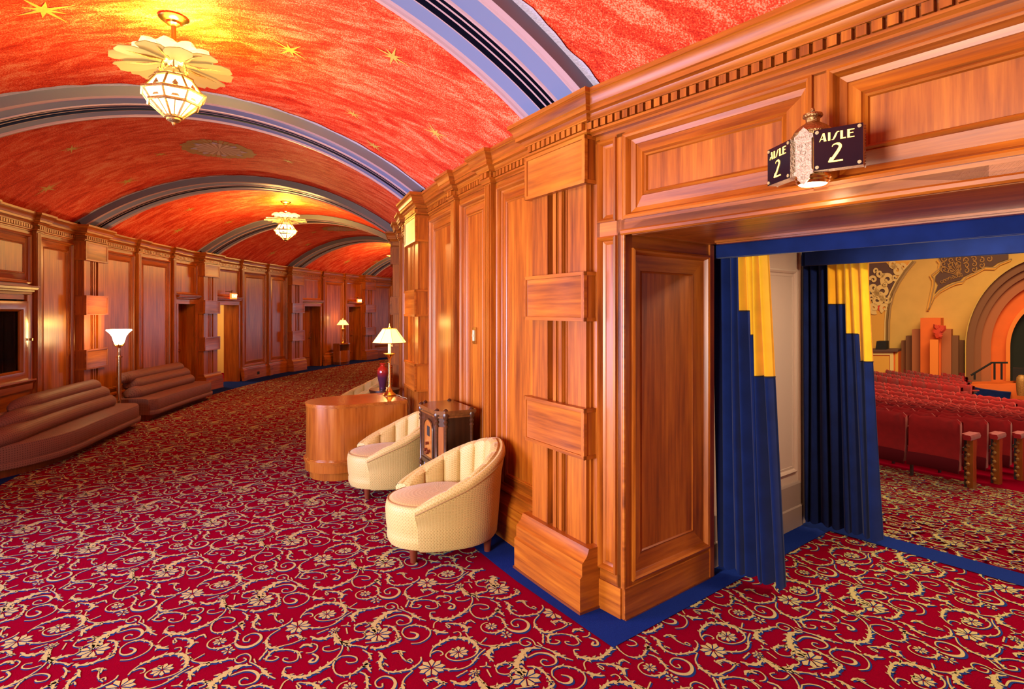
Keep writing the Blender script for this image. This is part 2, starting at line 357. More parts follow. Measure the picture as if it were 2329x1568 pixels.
def pier(tf, uc, name, label, nf=6):
    t = thing(name, label, 'pillar', kind='structure'); t.location = tf(uc, 0, 0)
    inv = Vector(t.location)
    def bd(mb, nm, mats='wood', smooth=25):
        o = mb.build(nm, mats, t, smooth); o.location = -inv; return o
    a = MB(tf)                                              # base
    a.new(g='h'); a.sweep([(0, 0), (.225, 0), (.225, .2), (.218, .205), (.21, .212), (.21, .282), (.20, .29), (.175, .315), (.165, .34), (.16, .355), (0, .355)], uc - .34, uc + .34, 4)
    a.new(m=1); a.box(uc - .347, uc + .347, 0, .232, 0, .018, 4)
    bd(a, 'base', ['wood', 'kick'])
    a = MB(tf); hw = .275; a.new(g='v')                     # shaft with three reeds
    a.box(uc - hw, uc - .10, -.02, .125, .35, 2.44, 2); a.new(); a.box(uc + .10, uc + hw, -.02, .125, .35, 2.44, 2)
    for i in range(2): a.new(); a.box(uc - .045 + i * .058, uc - .013 + i * .058, -.02, .125, .35, 2.44); a.box(uc - .05 + i * .058, uc - .008 + i * .058, -.02, .115, .35, 2.44)
    a.box(uc - .10, uc + .10, -.02, .085, .35, 2.44, 2)
    for s_ in (-1, 1):
        for q in (.098, .106): a.box(uc + s_ * q - .004, uc + s_ * q + .004, .0, .131 - (q - .098) * 2, .35, 2.44)
        for q in (0, .02): a.box(uc + s_ * (hw + .005 + q * .4) - .006, uc + s_ * (hw + .005 + q * .4) + .006, 0, .10 - q * 2, .35, 2.44)
    bd(a, 'shaft')
    for z0, z1, pj, hw_ in ((2.43, 2.705, .165, .305), (1.64, 1.925, .17, .305), (.85, 1.14, .17, .305)):
        a = MB(tf); a.new(g='h')
        a.panel(uc - hw_, uc + hw_, z0, z1, [(0, 0), (0, pj), (.022, pj), (.024, pj - .006), (.03, pj - .007)], 4)
        a.g = 'h'; a.box(uc - hw_ + .002, uc + hw_ - .002, 0, pj - .012, z0 + .002, z1 - .002, 4)
        for s_ in (-1, 1): a.box(uc + s_ * (hw_ + .001) - .004, uc + s_ * (hw_ + .001) + .004, 0, .03, z0 + .02, z1 - .02); a.box(uc + s_ * hw_ - .004, uc + s_ * hw_ + .004, .0, pj, z0, z0 + .022); a.box(uc + s_ * hw_ - .004, uc + s_ * hw_ + .004, .0, pj, z1 - .022, z1); a.box(uc + s_ * hw_ - .004, uc + s_ * hw_ + .004, pj - .022, pj, z0, z1)
        bd(a, 'block')
    a = MB(tf); a.new(g='h'); crown(a, uc, .285, .125)
    dent(a, .132, uc - .285, uc + .285); bd(a, 'capital', smooth=30)
    return t
def pilaster(tf, uc, label):
    t = thing('pilaster', label, 'pilaster', kind='structure'); t.location = tf(uc, 0, 0); inv = Vector(t.location)
    a = MB(tf); a.new(g='v'); a.box(uc - .055, uc + .055, -.02, .045, .32, 2.72)
    for q in (-.033, -.011, .011, .033): a.box(uc + q - .007, uc + q + .007, 0, .055, .34, 2.69)
    o = a.build('shaft', 'wood', t, 25); o.location = -inv
    a = MB(tf); a.new(g='h'); a.sweep([(p + .05, z) for p, z in BASE][:-1] + [(0, .33)], uc - .066, uc + .066, 1); o = a.build('base', 'wood', t, 25); o.location = -inv
    a = MB(tf); a.new(g='h'); crown(a, uc, .065, .05)
    dent(a, .057, uc - .065, uc + .065); o = a.build('capital', 'wood', t, 30); o.location = -inv
    return t
def wall(tf, name, u0, u1, bays, label):
    """bays: list of (ua, ub, kind) between verticals"""
    t = tag(bpy.data.objects.new(name, None), label, 'wall', kind='structure'); C.objects.link(t)
    a = MB(tf); a.new(g='h')
    segs = []
    for ua, ub, kd in bays:
        a.new(g='h'); n = max(2, int((ub - ua) / .25)); a.sweep(corn(.0), ua, ub, n); dent(a, .007, ua, ub)
    a.build('cornice', 'wood', t, 30)
    for ua, ub, kd in bays:
        n = max(2, int((ub - ua) / .2)); a = MB(tf).new(g='v')
        if kd == 'panel':
            a.panel(ua, ub, .0, 2.71, [(0, 0), (.03, 0)], n); a = MB(tf).new(g='v')
            z0, z1 = .33, 2.66
            a.box(ua, ua + .03, -.02, 0, 0, 2.71); a.box(ub - .03, ub, -.02, 0, 0, 2.71)
            a.new(g='h'); a.box(ua + .03, ub - .03, -.02, 0, z1, 2.71, n)
            a.new(g='v'); a.panel(ua + .03, ub - .03, z0, z1, PP, n); a.build('panel', 'wood', t, 25)
            b = MB(tf).new(g='h'); b.sweep(BASE, ua, ub, n); b.build('baseboard', 'wood', t, 25)
        elif kd == 'door':
            zt = 1.84; a.box(ua, ua + .03, -.02, 0, 0, 2.71); a.box(ub - .03, ub, -.02, 0, 0, 2.71); a.box(ua + .03, ub - .03, -.02, 0, 2.66, 2.71, n)
            a.new(g='v'); a.panel(ua + .03, ub - .03, 2.03, 2.66, PPs, n)
            a.new(g='h'); a.box(ua + .03, ub - .03, -.02, 0, zt, 2.03, n)
            a.sweep([(0, 1.93), (.03, 1.93), (.04, 1.945), (.05, 1.95), (.05, 1.965), (.085, 1.975), (.09, 2.0), (.1, 2.005), (.1, 2.02), (0, 2.02)], ua + .02, ub - .02, n)
            a.new(g='v')
            for x0, x1 in ((ua + .03, ua + .12), (ub - .12, ub - .03)): a.box(x0, x1, -.02, .018, 0, zt + .05); a.box((x0 + x1) / 2 - .025, (x0 + x1) / 2 + .025, 0, .03, .15, zt)
            a.new(g='h'); a.box(ua + .03, ub - .03, -.01, .02, zt, zt + .09, n)
            a.build('door_surround', 'wood', t, 25)
            j = MB(tf).new(g='v'); j.box(ua + .09, ua + .12, -.34, .0, 0, zt); j.box(ub - .12, ub - .09, -.34, 0, 0, zt); j.new(g='h'); j.box(ua + .1, ub - .1, -.34, 0, zt, zt + .03, n); j.build('door_lining', 'wood', t, 25)
    return t
WPI = (.35, .60)       # pilasters on the inner wall, in bays
WPO = (.385, .69)
hp = .272
bi = []
for k in range(0, 5):
    ks = [k * KI + hp, (k + WPI[0]) * KI - .055, (k + WPI[0]) * KI + .055, (k + WPI[1]) * KI - .055, (k + WPI[1]) * KI + .055, (k + 1) * KI - hp]
    bi += [(ks[0], ks[1], 'panel'), (ks[2], ks[3], 'panel'), (ks[4], ks[5], 'panel')]
wall(tin, 'wall_right', 0, 0, bi, 'long curved inner wall of orange-brown wood panelling')
def kspan0(k, j):
    ks = [k * KO + hp, (k + WPO[0]) * KO - .055, (k + WPO[0]) * KO + .055, (k + WPO[1]) * KO - .055, (k + WPO[1]) * KO + .055, (k + 1) * KO - hp]
    return ks[2 * j], ks[2 * j + 1]
bo = []
door_bays = {(2, 2), (3, 0), (4, 0), (4, 2)}
for k in range(1, 7):
    ks = [k * KO + hp, (k + WPO[0]) * KO - .055, (k + WPO[0]) * KO + .055, (k + WPO[1]) * KO - .055, (k + WPO[1]) * KO + .055, (k + 1) * KO - hp]
    for j in range(3):
        kd = 'door' if (k, j) in door_bays else ('window' if (k, j) == (1, 1) else 'panel')
        bo.append((ks[2 * j], ks[2 * j + 1], kd))
WL = wall(tout, 'wall_left', 0, 0, bo, 'long curved outer wall of brown panelling with doors')
names_in = {0: 'nearest panelled pier with three blocks, left of the curtained opening', 1: 'second pier along the right wall, behind the desk lamp',
            2: 'third pier along the right wall, seen edge on', 3: 'far pier of the right wall hidden beyond the bend', -1: 'pier right of the curtained opening beyond the frame'}
for k in (0, 1, 2, 3): pier(tin, k * KI, 'pillar', names_in[k])
names_out = {2: 'pier with glowing blocks behind the brass floor lamp', 3: 'pier left of the lit doorway', 4: 'pier with pale sheen between panels and dark door', 5: 'far pier right of the farthest exit sign', 6: 'pier at the far end of the lobby', 1: 'pier left of the dark window, out of frame'}
for k in (1, 2, 3, 4, 5, 6): pier(tout, k * KO, 'pillar', names_out[k])
for k in range(0, 3):
    for j, q in enumerate(WPI): pilaster(tin, (k + q) * KI, 'slim reeded pilaster on the right wall, %s of bay %s' % (('near one', 'far one')[j], ('beside the armchairs', 'beyond the desk', 'beyond the bend')[k]))
wo = {1: 'beside the dark window', 2: 'above the second sofa', 3: 'beside the sheen-lit panels', 4: 'beside the far table lamp', 5: 'at the far end'}
for k in range(1, 6):
    for j, q in enumerate(WPO): pilaster(tout, (k + q) * KO, 'slim reeded pilaster on the left wall, %s, %s' % (('nearer one', 'farther one')[j], wo[k]))
# wall behind the camera and the entrance side: solid piers with two glazed entrance openings
def backing(tf, name, ua, ub, z0, z1, p=-.03, mat='wood', label=None, n=None):
    a = MB(tf).new(g='v'); a.box(ua, ub, p - .1, p, z0, z1, n or max(2, int(abs(ub - ua) / .4))); o = a.build(name, mat, None, None); tag(o, label, 'wall', kind='structure'); return o
a = MB(tout).new(g='v')
for ka, kb, z0, z1 in ((-2.2, -.92, 0, 2.93), (-.08, .14, 0, 2.93), (.84, 1.02, 0, 2.93), (-.92, -.08, 2.3, 2.93), (.14, .84, 2.2, 2.93)):
    a.box(ka * KO, kb * KO, -.15, 0, z0, z1, 6)
tag(a.build('wall_entrance', 'wood', None), 'plain outer wall with two entrance openings left of the camera', 'wall', kind='structure')
a = MB(tin).new(g='v'); a.box(-2.6 * KI, -1.0 * KI, -.15, 0, 0, 2.93, 8)
tag(a.build('wall_right', 'wood', None), 'inner wall continuing behind the camera', 'wall', kind='structure')
a = MB(None).new(g='v'); p0 = pol(RI, -2.2); p1 = pol(RO, -2.2)
a.face([(p0.x, p0.y, 0), (p1.x, p1.y, 0), (p1.x, p1.y, 3.8), (p0.x, p0.y, 3.8)])
tag(a.build('wall_back', 'wood', None), 'end wall of the lobby behind the camera', 'wall', kind='structure')
a = MB(None).new(g='v'); p0 = pol(RI, 6.9); p1 = pol(RO, 6.9)
a.face([(p0.x, p0.y, 0), (p1.x, p1.y, 0), (p1.x, p1.y, 3.8), (p0.x, p0.y, 3.8)])
tag(a.build('wall_far', 'wood', None), 'far end wall of the lobby beyond the bend', 'wall', kind='structure')

for tf_, ka, kb, L_ in ((tout, 1.0, 6.9, KO), (tin, .0, 6.9, KI)):
    a = MB(tf_).new(g='v')
    if tf_ is tin: a.box(.02 * L_, kb * L_, -.12, -.06, 0, 2.95, 60)
    else:
        cuts = sorted(kspan0(*kj) for kj in ((1, 1), (2, 2), (3, 0), (4, 0), (4, 2))); u = ka * L_
        for c0, c1 in cuts: a.box(u, c0 + .09, -.12, -.06, 0, 2.95, max(2, int((c0 - u) / .4))); a.box(c0 + .09, c1 - .09, -.12, -.06, 1.88, 2.95, 3); u = c1 - .09
        a.box(u, kb * L_, -.12, -.06, 0, 2.95, 20)
    tag(a.build('wall_backing', 'wood', None, 20), 'plain board behind the panelling of the %s wall' % ('outer' if tf_ is tout else 'inner'), 'wall', kind='structure')
# ---- the wide opening to the auditorium
t = tag(bpy.data.objects.new('wall_opening', None), 'panelled wall with the wide curtained opening under the aisle sign', 'wall', kind='structure'); C.objects.link(t)
TE = 2.33; OW = 2.08; HB = 2.135
a = MB(thd).new(g='h')
a.sweep(corn(.02), -.235, TE, 8); dent(a, .027, -.235, TE); a.build('cornice', 'wood', t, 30)
a = MB(thd).new(g='h')
a.panel(-.22, TE, HB, 2.71, [(0, -.0), (.02, 0)][:1] + [(.0, 0)], 1) if False else None
a.box(-.22, TE, -.03, 0, 2.66, 2.71, 4); a.new(); a.box(-.02, OW + .02, -.03, 0, HB, 2.20, 4)
a.new(g='v'); a.box(1.006, 1.065, -.03, 0, 2.19, 2.67); a.box(-.022, .006, -.03, 0, HB, 2.68); a.box(OW - .01, OW + .03, -.03, 0, HB, 2.68)
PH = [(0, 0), (0, .018), (.012, .024), (.022, .018), (.03, .004), (.036, -.012), (.06, -.022), (.062, -.028), (.115, -.03 + .022), (.12, -.016), (.13, -.006), (.138, -.012), (.142, -.022)]
a.new(g='v'); a.panel(.004, 1.006, 2.20, 2.665, PH, 2); a.new(); a.panel(1.065, OW, 2.20, 2.665, PH, 2)
a.new(g='h'); a.sweep([(0, HB - .02), (.012, HB - .02), (.02, HB - .012), (.02, HB + .002), (.012, HB + .01), (0, HB + .012)], -.01, OW + .01, 2)
a.build('header_panelling', 'wood', t, 25)
for (x0, x1, nm) in ((-.20, -.022, 'side_panelling'), (OW + .03, TE, 'side_panelling')):
    a = MB(thd).new(g='v'); a.box(x0 - .03, x0 + .022, -.03, 0, 0, 2.68); a.box(x1 - .03, x1 + .001, -.03, 0, 0, 2.68); a.new(g='h'); a.box(x0, x1, -.03, 0, 2.12, 2.205); a.box(x0, x1, -.03, 0, 0, .24)
    PN = [(0, 0), (0, .014), (.010, .020), (.018, .012), (.026, -.008), (.04, -.014), (.044, -.018)]
    a.new(g='v'); a.panel(x0 + .012, x1 - .028, 2.20, 2.665, PN, 1); a.new(); a.panel(x0 + .012, x1 - .028, .235, 2.12, PN, 1)
    a.new(g='h'); a.box(x0 - .03, x1 + .006, -.03, .010, 0, .172); a.build(nm, 'wood', t, 25)
JL = .855
for tf, nm in ((tja, 'jamb'), (tja2, 'jamb')):
    a = MB(tf).new(g='v'); a.box(0, .07, -.05, 0, 0, HB); a.new(); a.box(JL - .045, JL, -.05, .012, 0, HB); a.new(g='h'); a.box(.07, JL - .04, -.05, 0, 0, .21); a.box(.07, JL - .045, -.05, 0, 2.04, HB)
    a.new(g='v'); a.panel(.062, JL - .045, .20, 2.05, [(0, 0), (0, .014), (.012, .02), (.022, .012), (.03, -.008), (.034, -.014), (.12, -.034), (.125, -.028), (.132, -.036)], 1)
    a.new(g='h'); a.sweep([(0, 0), (.008, 0), (.008, .175), (.0, .178)], -.0, JL - .045, 1)
    a.new(g='v'); a.tube([(.0, .0, .175), (.0, .0, HB)], .009, 8)
    a.new(m=1); a.box(-.0, JL - .04, 0, .016, 0, .012)
    a.build(nm, ['wood', 'kick'], t, 25)
a = MB(thd).new(g='h')   # soffit with a moulded tray
a.box(0, OW, -JL, -.0, HB, HB + .05, 2)
for (i0, i1, zz) in ((0, .06, .0), (.06, .075, -.012), (.075, .09, -.006)):
    a.box(i0, OW - i0, -JL + i0, -JL + i0 + .02, HB - .012 - zz * 0, HB); 
a.box(.03, OW - .03, -.07, -.03, HB - .018, HB); a.box(.03, OW - .03, -JL + .03, -JL + .075, HB - .02, HB); a.box(.03, .075, -JL + .03, -.03, HB - .02, HB); a.box(OW - .075, OW - .03, -JL + .03, -.03, HB - .02, HB)
a.new(g='h'); a.box(0, OW, -JL - .02, -JL + .0, HB - .0, HB + .3, 1)
a.build('soffit', 'wood', t, 25)

# ---- vestibule behind the first curtain
def tv(u, p, z): q = C0 + N2 * u + T2 * (p - .08); return (q.x, q.y, z)
def tv2(u, p, z): q = C0 + T2 * (OW + .08) + N2 * u - T2 * p; return (q.x, q.y, z)
for tf, lb in ((tv, 'cream painted vestibule wall between the two blue curtains'), (tv2, 'cream vestibule wall on the far right')):
    t = tag(bpy.data.objects.new('wall_vestibule', None), lb, 'wall', kind='structure'); C.objects.link(t)
    a = MB(tf); a.box(JL, 2.23, -.08, 0, 0, 2.35, 2); a.panel(JL + .2, 2.13, .43, 2.02, [(0, 0), (.0, .012), (.012, .02), (.025, .012), (.032, .002), (.05, .004), (.055, .001)], 1)
    a.box(2.18, 2.26, -.08, .02, 0, 2.35); a.build('panelling', 'cream', t)
    a = MB(tf); a.sweep([(0, 0), (.03, 0), (.03, .16), (.02, .17), (.02, .34), (.012, .352), (0, .355)], JL, 2.2, 1); a.build('baseboard', 'creamd', t)
a = MB(thd); a.box(-.1, OW + .1, -2.3, -JL - .02, 2.32, 2.4); tag(a.build('ceiling_vestibule', 'creamd'), 'low ceiling of the vestibule behind the blue pelmet', 'ceiling', kind='structure')

# ------------------------------------------------------------------ ceiling vault and ribs
RM = (RI + RO) / 2; HS = 2.17; RISE = .72
def vault(phi, off=0.0):           # phi -1..1 across, returns radius, z
    rr = (HS * HS + RISE * RISE) / (2 * RISE); am = math.asin(HS / rr); a = phi * am
    return RM + (rr + off) * sin(a), 2.91 + RISE - rr + (rr + off) * cos(a)
VOFF = .10
a = MB(); rows = []
ks = np.linspace(-2.2, 6.9, 120); ph = np.linspace(-1.045, 1.045, 41)
for kk in ks: rows.append([tuple(pol(vault(p, VOFF)[0], kk, vault(p, VOFF)[1])) for p in ph])
a.grid(rows)
def on_vault(k, rad, dz=.004, extra=0):
    rr = (HS * HS + RISE * RISE) / (2 * RISE) + VOFF; x = rad - RM; z = 2.91 + RISE - (rr - VOFF) + sqrt(max(.01, rr * rr - x * x)) - dz
    return pol(rad, k, z)
def hit_vault(px, py):
    dx, dy = (px - CXP) / F, (HOR - py) / F; lo = None
    for i in range(1, 3000):
        d = i * .01; X, Y, Z = dx * d, d, EYE + dy * d; rad = hypot(X - CX, Y - CY); x = rad - RM; rr = (HS * HS + RISE * RISE) / (2 * RISE) + VOFF
        if abs(x) < 2.4:
            zv = 2.91 + RISE - (rr - VOFF) + sqrt(max(.01, rr * rr - x * x))
            if Z >= zv: return (TH0 - (atan2(Y - CY, X - CX) % (2 * pi))) / DK, rad
    return None
def star(px, py, r, pts, mat, seed):
    h = hit_vault(px, py)
    if not h: return
    k0, r0 = h; rs = random.Random(seed); ring = []
    a0 = rs.uniform(0, pi)
    for i in range(pts * 2):
        q = r * (1 if i % 4 == 0 else (.62 if i % 2 == 0 else .2)); an = a0 + i * pi / pts
        ring.append((q * cos(an), q * sin(an)))
    c = on_vault(k0, r0)
    for i in range(len(ring)):
        p, q = ring[i], ring[(i + 1) % len(ring)]
        a.face([c, on_vault(k0 + p[0] / (r0 * DK), r0 + p[1]), on_vault(k0 + q[0] / (r0 * DK), r0 + q[1])], uv=[(0, 0)] * 3, m=mat)
for i, (x, y, r) in enumerate(((100, 20, .2), (660, 112, .15), (893, 127, .13), (803, 258, .1), (990, 300, .12), (163, 338, .13), (365, 350, .11), (655, 366, .12), (290, 412, .16), (108, 428, .16),
                               (432, 476, .14), (405, 524, .16), (520, 505, .14), (714, 528, .16), (772, 563, .16), (790, 595, .2), (855, 595, .16), (620, 575, .16), (700, 556, .16), (850, 330, .12))):
    star(x, y, r, 8, 1, i)
for k0 in (1.5, 3.5, 5.5, -.5):            # painted rosettes
    r0 = RM
    for i in range(40):
        a0_, a1_ = 2 * pi * (i + .06) / 40, 2 * pi * (i + .94) / 40; rr_ = .43 * (1 - .03 * (i % 3))
        pt = lambda q, an, dz: on_vault(k0 + q * cos(an) / (r0 * DK), r0 + q * sin(an), dz)
        a.face([pt(.22, a0_, .004), pt(rr_, a0_, .004), pt(rr_, a1_, .004), pt(.22, a1_, .004)], uv=[(0, 0)] * 4, m=2)
        a.face([pt(0, 0, .006), pt(.27 + .02 * (i % 2), 2 * pi * i / 40, .006), pt(.27, 2 * pi * (i + 1) / 40, .006)], uv=[(0, 0)] * 3, m=(3 if i % 2 else 6))
    for i in range(8):
        an = 2 * pi * i / 8; a.face([pt(.25, an - .13, .008), pt(.33, an - .03, .008), pt(.31, an + .1, .008), pt(.25, an + .16, .008)], uv=[(0, 0)] * 4, m=4)
# scalloped plaster strips beside the ribs
RW = .305
def along(k0, du, p, dz): rad, z = vault(p, VOFF); q = pol(rad, k0, z - dz); a_ = ang(k0); return (q.x + sin(a_) * du, q.y - cos(a_) * du, q.z)
for k0 in range(-1, 7):
    for sg in (-1, 1):
        P = np.linspace(-1.04, 1.04, 90)
        wv = [RW + .035 + .022 * abs(sin(i * .42 + k0)) + .006 * sin(i * 1.7) for i in range(90)]
        for i in range(89):
            a.face([along(k0, sg * (RW - .02), P[i], .01), along(k0, sg * (RW - .02), P[i + 1], .01), along(k0, sg * wv[i + 1], P[i + 1], .01), along(k0, sg * wv[i], P[i], .01)], uv=[(0, 0)] * 4, m=5)
M['roseb'] = plain('tan_rose_paint', (.38, .2, .16), .7)
M['goldd'] = plain('dull_gold_paint', (.45, .27, .1), .6)
ce = a.build('ceiling', ['ceil', 'gold', 'goldd', 'rosepale', 'lilac', 'mauve', 'roseb'], None, 40, weld=False)
tag(ce, 'red painted barrel vault with gold stars and rosettes', 'ceiling', kind='structure')
ribprof = [(-RW, -.12, 0), (-RW, -.005, 0), (-.27, 0.0, 1), (-.262, -.012, 1), (-.25, -.004, 1), (-.236, -.014, 1), (-.228, -.01, 1), (-.10, -.01, 2), (-.094, -.002, 3), (-.085, -.002, 3),
           (-.085, -.07, 4), (-.045, -.07, 4), (-.045, -.012, 4), (-.03, -.012, 3), (-.03, -.07, 4), (.01, -.07, 4), (.01, -.012, 4), (.025, -.012, 3), (.025, -.07, 4), (.065, -.07, 4), (.065, -.002, 4), (.08, -.002, 3), (.088, -.01, 3),
           (.228, -.01, 2), (.236, -.014, 1), (.25, -.004, 1), (.262, -.012, 1), (.27, 0, 1), (RW, -.005, 1), (RW, -.12, 0)]
# (u, depth below the soffit line (negative = up), material of the facet that ends here)
rl = {-1: 'blue-grey ceiling rib behind the camera', 0: 'wide blue-grey ceiling rib with black grooves above the nearest pier', 1: 'ceiling rib crossing just behind the near pendant lamp', 2: 'third ceiling rib, springing from the pier by the floor lamp',
      3: 'ceiling rib just behind the far pendant lamp', 4: 'ceiling rib springing from the sheen-lit pier', 5: 'farthest visible ceiling rib, above the far exit sign', 6: 'ceiling rib beyond the bend'}
for k0 in range(-1, 7):
    a = MB(); P = np.linspace(-1.0, 1.0, 49); a_ = ang(k0)
    pts = []
    for p in P:
        row = []
        for (u, dp, m_) in ribprof:
            rad, z = vault(p, -dp); q = pol(rad, k0); row.append((q.x + sin(a_) * -u * 1.0, q.y - cos(a_) * -u, z))
        pts.append(row)
    # u positive = nearer the camera
    for i in range(48):
        for j in range(len(ribprof) - 1):
            a.face([pts[i][j], pts[i + 1][j], pts[i + 1][j + 1], pts[i][j + 1]], uv=[(0, 0)] * 4, m=ribprof[j + 1][2])
    tag(a.build('beam', ['slate', 'pinkm', 'blueflat', 'pinkm', 'groove'], None, 12), rl[k0], 'ceiling rib', kind='structure')
# ------------------------------------------------------------------ floor and carpet
def st(x, y): dx, dy = x - C0.x, y - C0.y; return dx * N2.x + dy * N2.y, dx * T2.x + dy * T2.y
S0 = 2.45
def zfl(x, y):
    s_, t_ = st(x, y)
    if hypot(x - CX, y - CY) > RI - .35 and s_ > 3: return 0.0
    if s_ <= S0: return 0.0
    if s_ < 15: return -.11 * (s_ - S0)
    return -.11 * (15 - S0) - .02 * (s_ - 15)
a = MB(); kk = np.linspace(-2.2, 6.9, 60)
for k0, k1 in zip(kk[:-1], kk[1:]): a.face([pol(RI - .1, k0), pol(RO + .4, k0), pol(RO + .4, k1), pol(RI - .1, k1)], uv=[(0, 0)] * 4)
def q2(s_, t_, dz=0): v = C0 + N2 * s_ + T2 * t_; return (v.x, v.y, zfl(v.x, v.y) + dz)
a.face([q2(-.1, -.3, -.001), q2(-.1, 2.5, -.001), q2(2.3, 2.5, -.001), q2(2.3, -.3, -.001)], uv=[(0, 0)] * 4)
FL = a
# pattern strokes traced on one repeat of the weave: (points in the detail view, widths in its pixels, leafy)
ST = [([(400,905),(470,860),(560,810),(660,800),(770,815),(840,870),(870,930),(840,985),(760,1025),(650,1045),(570,1030),(530,995),(550,960),(590,935)], (22,34,30,38,46,40,24,12,10,9,9,8,7,5), 1),
 ([(590,935),(640,915)],(5,3),0),([(400,905),(370,960),(365,1005)],(9,9,9),0),([(370,970),(430,940),(485,950),(500,980),(470,990)],(14,16,9,8,6),0),
 ([(500,1130),(600,1140),(700,1130),(790,1090),(840,1035),(880,980),(950,920)],(12,26,9,14,26,9,8),1),
 ([(1090,890),(1010,925),(980,990),(1035,1055)],(30,44,40,6),1),([(830,825),(900,870),(1000,885),(1130,880),(1250,850),(1330,848)],(18,12,10,36,22,8),1),
 ([(960,800),(900,860)],(12,6),0),([(1480,880),(1450,830),(1380,800),(1320,820),(1320,865),(1380,888),(1430,860),(1385,840)],(9,9,9,9,9,9,12,14),0),
 ([(1480,880),(1560,905),(1650,940),(1720,980),(1780,1010),(1880,1040)],(8,12,20,44,22,6),1),([(1500,850),(1550,890)],(6,14),0),
 ([(1535,915),(1420,915),(1350,965),(1320,1010),(1285,1060),(1290,1130),(1345,1200)],(8,40,56,62,66,54,30),1),
 ([(1400,1010),(1500,965),(1600,970),(1680,1010),(1700,1060),(1660,1090),(1580,1098),(1535,1060),(1560,1030),(1605,1042)],(14,18,26,28,18,10,9,9,10,14),0),
 ([(1250,1060),(1190,1065)],(20,6),0),([(1060,1115),(1110,1080),(1190,1068),(1220,1100),(1180,1122)],(26,30,18,14,10),1),([(1060,1120),(1080,1170),(1150,1190),(1225,1182)],(9,9,9,12),0),
 ([(1390,1105),(1460,1110),(1540,1140),(1600,1200),(1635,1250),(1620,1310)],(6,24,28,20,24,8),1),([(1230,1250),(1210,1190),(1240,1140),(1290,1130)],(8,9,9,9),0),
 ([(65,750),(90,700),(180,668),(280,680),(350,710),(367,760),(330,812),(250,855),(160,862)],(9,12,22,18,22,9,10,10,10),1),([(65,750),(100,795),(160,812),(215,800),(232,770),(200,750),(150,742)],(9,10,22,30,26,16,12),0),
 ([(420,530),(368,535),(372,580),(450,605),(560,605),(650,570),(720,530),(790,460),(812,400),(790,350),(690,262)],(9,9,26,44,40,34,34,16,12,12,16),1),
 ([(160,475),(190,410),(260,400),(340,400),(430,420),(475,465)],(20,26,20,14,26,6),1),([(430,425),(445,475),(385,495),(322,482),(322,462),(360,466)],(8,9,9,9,12,10),0),([(160,478),(230,482),(270,460),(232,450)],(14,16,12,8),0),
 ([(560,430),(620,455),(612,492),(562,492),(588,465)],(18,20,22,26,18),0),([(425,385),(470,360),(535,375)],(14,40,14),1),([(510,350),(570,362),(583,395),(550,420),(500,425)],(9,9,9,9,8),0),
 ([(685,270),(730,325),(820,350),(900,320),(960,310),(975,282),(942,270)],(22,44,50,30,9,9,8),1),([(760,330),(860,360),(950,370),(1030,385)],(10,26,14,34),1),([(1000,345),(1180,325)],(8,14),1),
 ([(1062,385),(1150,385),(1240,350),(1310,318),(1250,300)],(26,30,30,22,4),1),([(480,295),(560,318),(640,300),(685,280)],(18,36,34,10),1),([(690,370),(640,378),(650,405),(720,410),(790,385)],(12,12,9,9,9),0),([(840,360),(880,410),(860,395)],(16,8,4),1),
 ([(830,450),(790,482),(790,520),(830,572),(900,597),(990,582),(1060,530),(1100,500)],(10,14,18,12,20,20,22,40),1),([(830,450),(900,445),(970,460),(982,490),(920,500),(890,488)],(12,14,16,10,14,12),0),([(1000,400),(1070,430),(1112,475)],(7,22,18),1),([(1150,570),(1090,520),(1050,500)],(6,44,14),1),([(980,620),(975,590)],(10,6),0),
 ([(1050,570),(1110,590),(1150,640),(1172,695)],(10,18,26,20),1),([(1180,700),(1250,732),(1340,735),(1398,700),(1402,650),(1350,612),(1270,604),(1222,640),(1250,680),(1298,682),(1290,655)],(16,34,36,30,26,20,14,12,10,12,14),0),
 ([(1150,712),(1080,742),(1000,752),(930,732),(902,690),(925,655),(975,638)],(26,30,16,9,8,8,7),1),([(470,612),(412,645),(400,700)],(8,8,8),0),([(400,720),(455,742),(555,750)],(20,46,10),1),
 ([(530,670),(560,700),(575,682),(530,652),(600,650),(690,665),(750,700),(742,742)],(10,10,8,12,20,34,44,24),1),([(730,655),(785,615),(840,645)],(22,20,9),1),([(610,750),(660,738),(690,765),(650,800)],(10,8,8,12),0),([(740,750),(770,795)],(8,8),0),
 ([(1150,415),(1200,450),(1205,510),(1260,555),(1340,570),(1430,560),(1500,545),(1560,490),(1550,455)],(14,34,30,18,24,22,22,14,14),1),([(1282,522),(1242,502),(1225,520)],(14,14,10),0),([(1270,420),(1340,410),(1375,440)],(16,34,14),1),([(1330,410),(1400,470),(1485,500)],(9,16,10),1),([(1430,490),(1460,470),(1490,490)],(10,10,10),0),
 ([(1520,560),(1470,620),(1480,680),(1540,730),(1620,745),(1690,720),(1760,700),(1820,660),(1835,640)],(9,9,26,34,28,14,10,18,16),1),([(1650,640),(1720,620),(1800,640),(1852,665)],(26,26,30,16),1),([(1670,640),(1690,668)],(22,12),1),
 ([(640,1215),(680,1195),(760,1150)],(14,16,14),1),([(960,1060),(955,1100),(890,1110)],(9,10,8),0),([(955,1100),(1010,1115)],(10,8),0),([(965,1140),(1010,1220)],(12,8),1),([(1560,760),(1560,860)],(18,18),1)]
FLW = [(665, 955, 92, 9), (1010, 680, 62, 8), (1380, 1225, 130, 9), (380, 1120, 120, 9), (1172, 770, 60, 6), (685, 240, 42, 5), (830, 1180, 52, 6)]
V1 = Vector((.768, -.355)); V2 = Vector((-.148, .85)); ORG = Vector((0, 0))
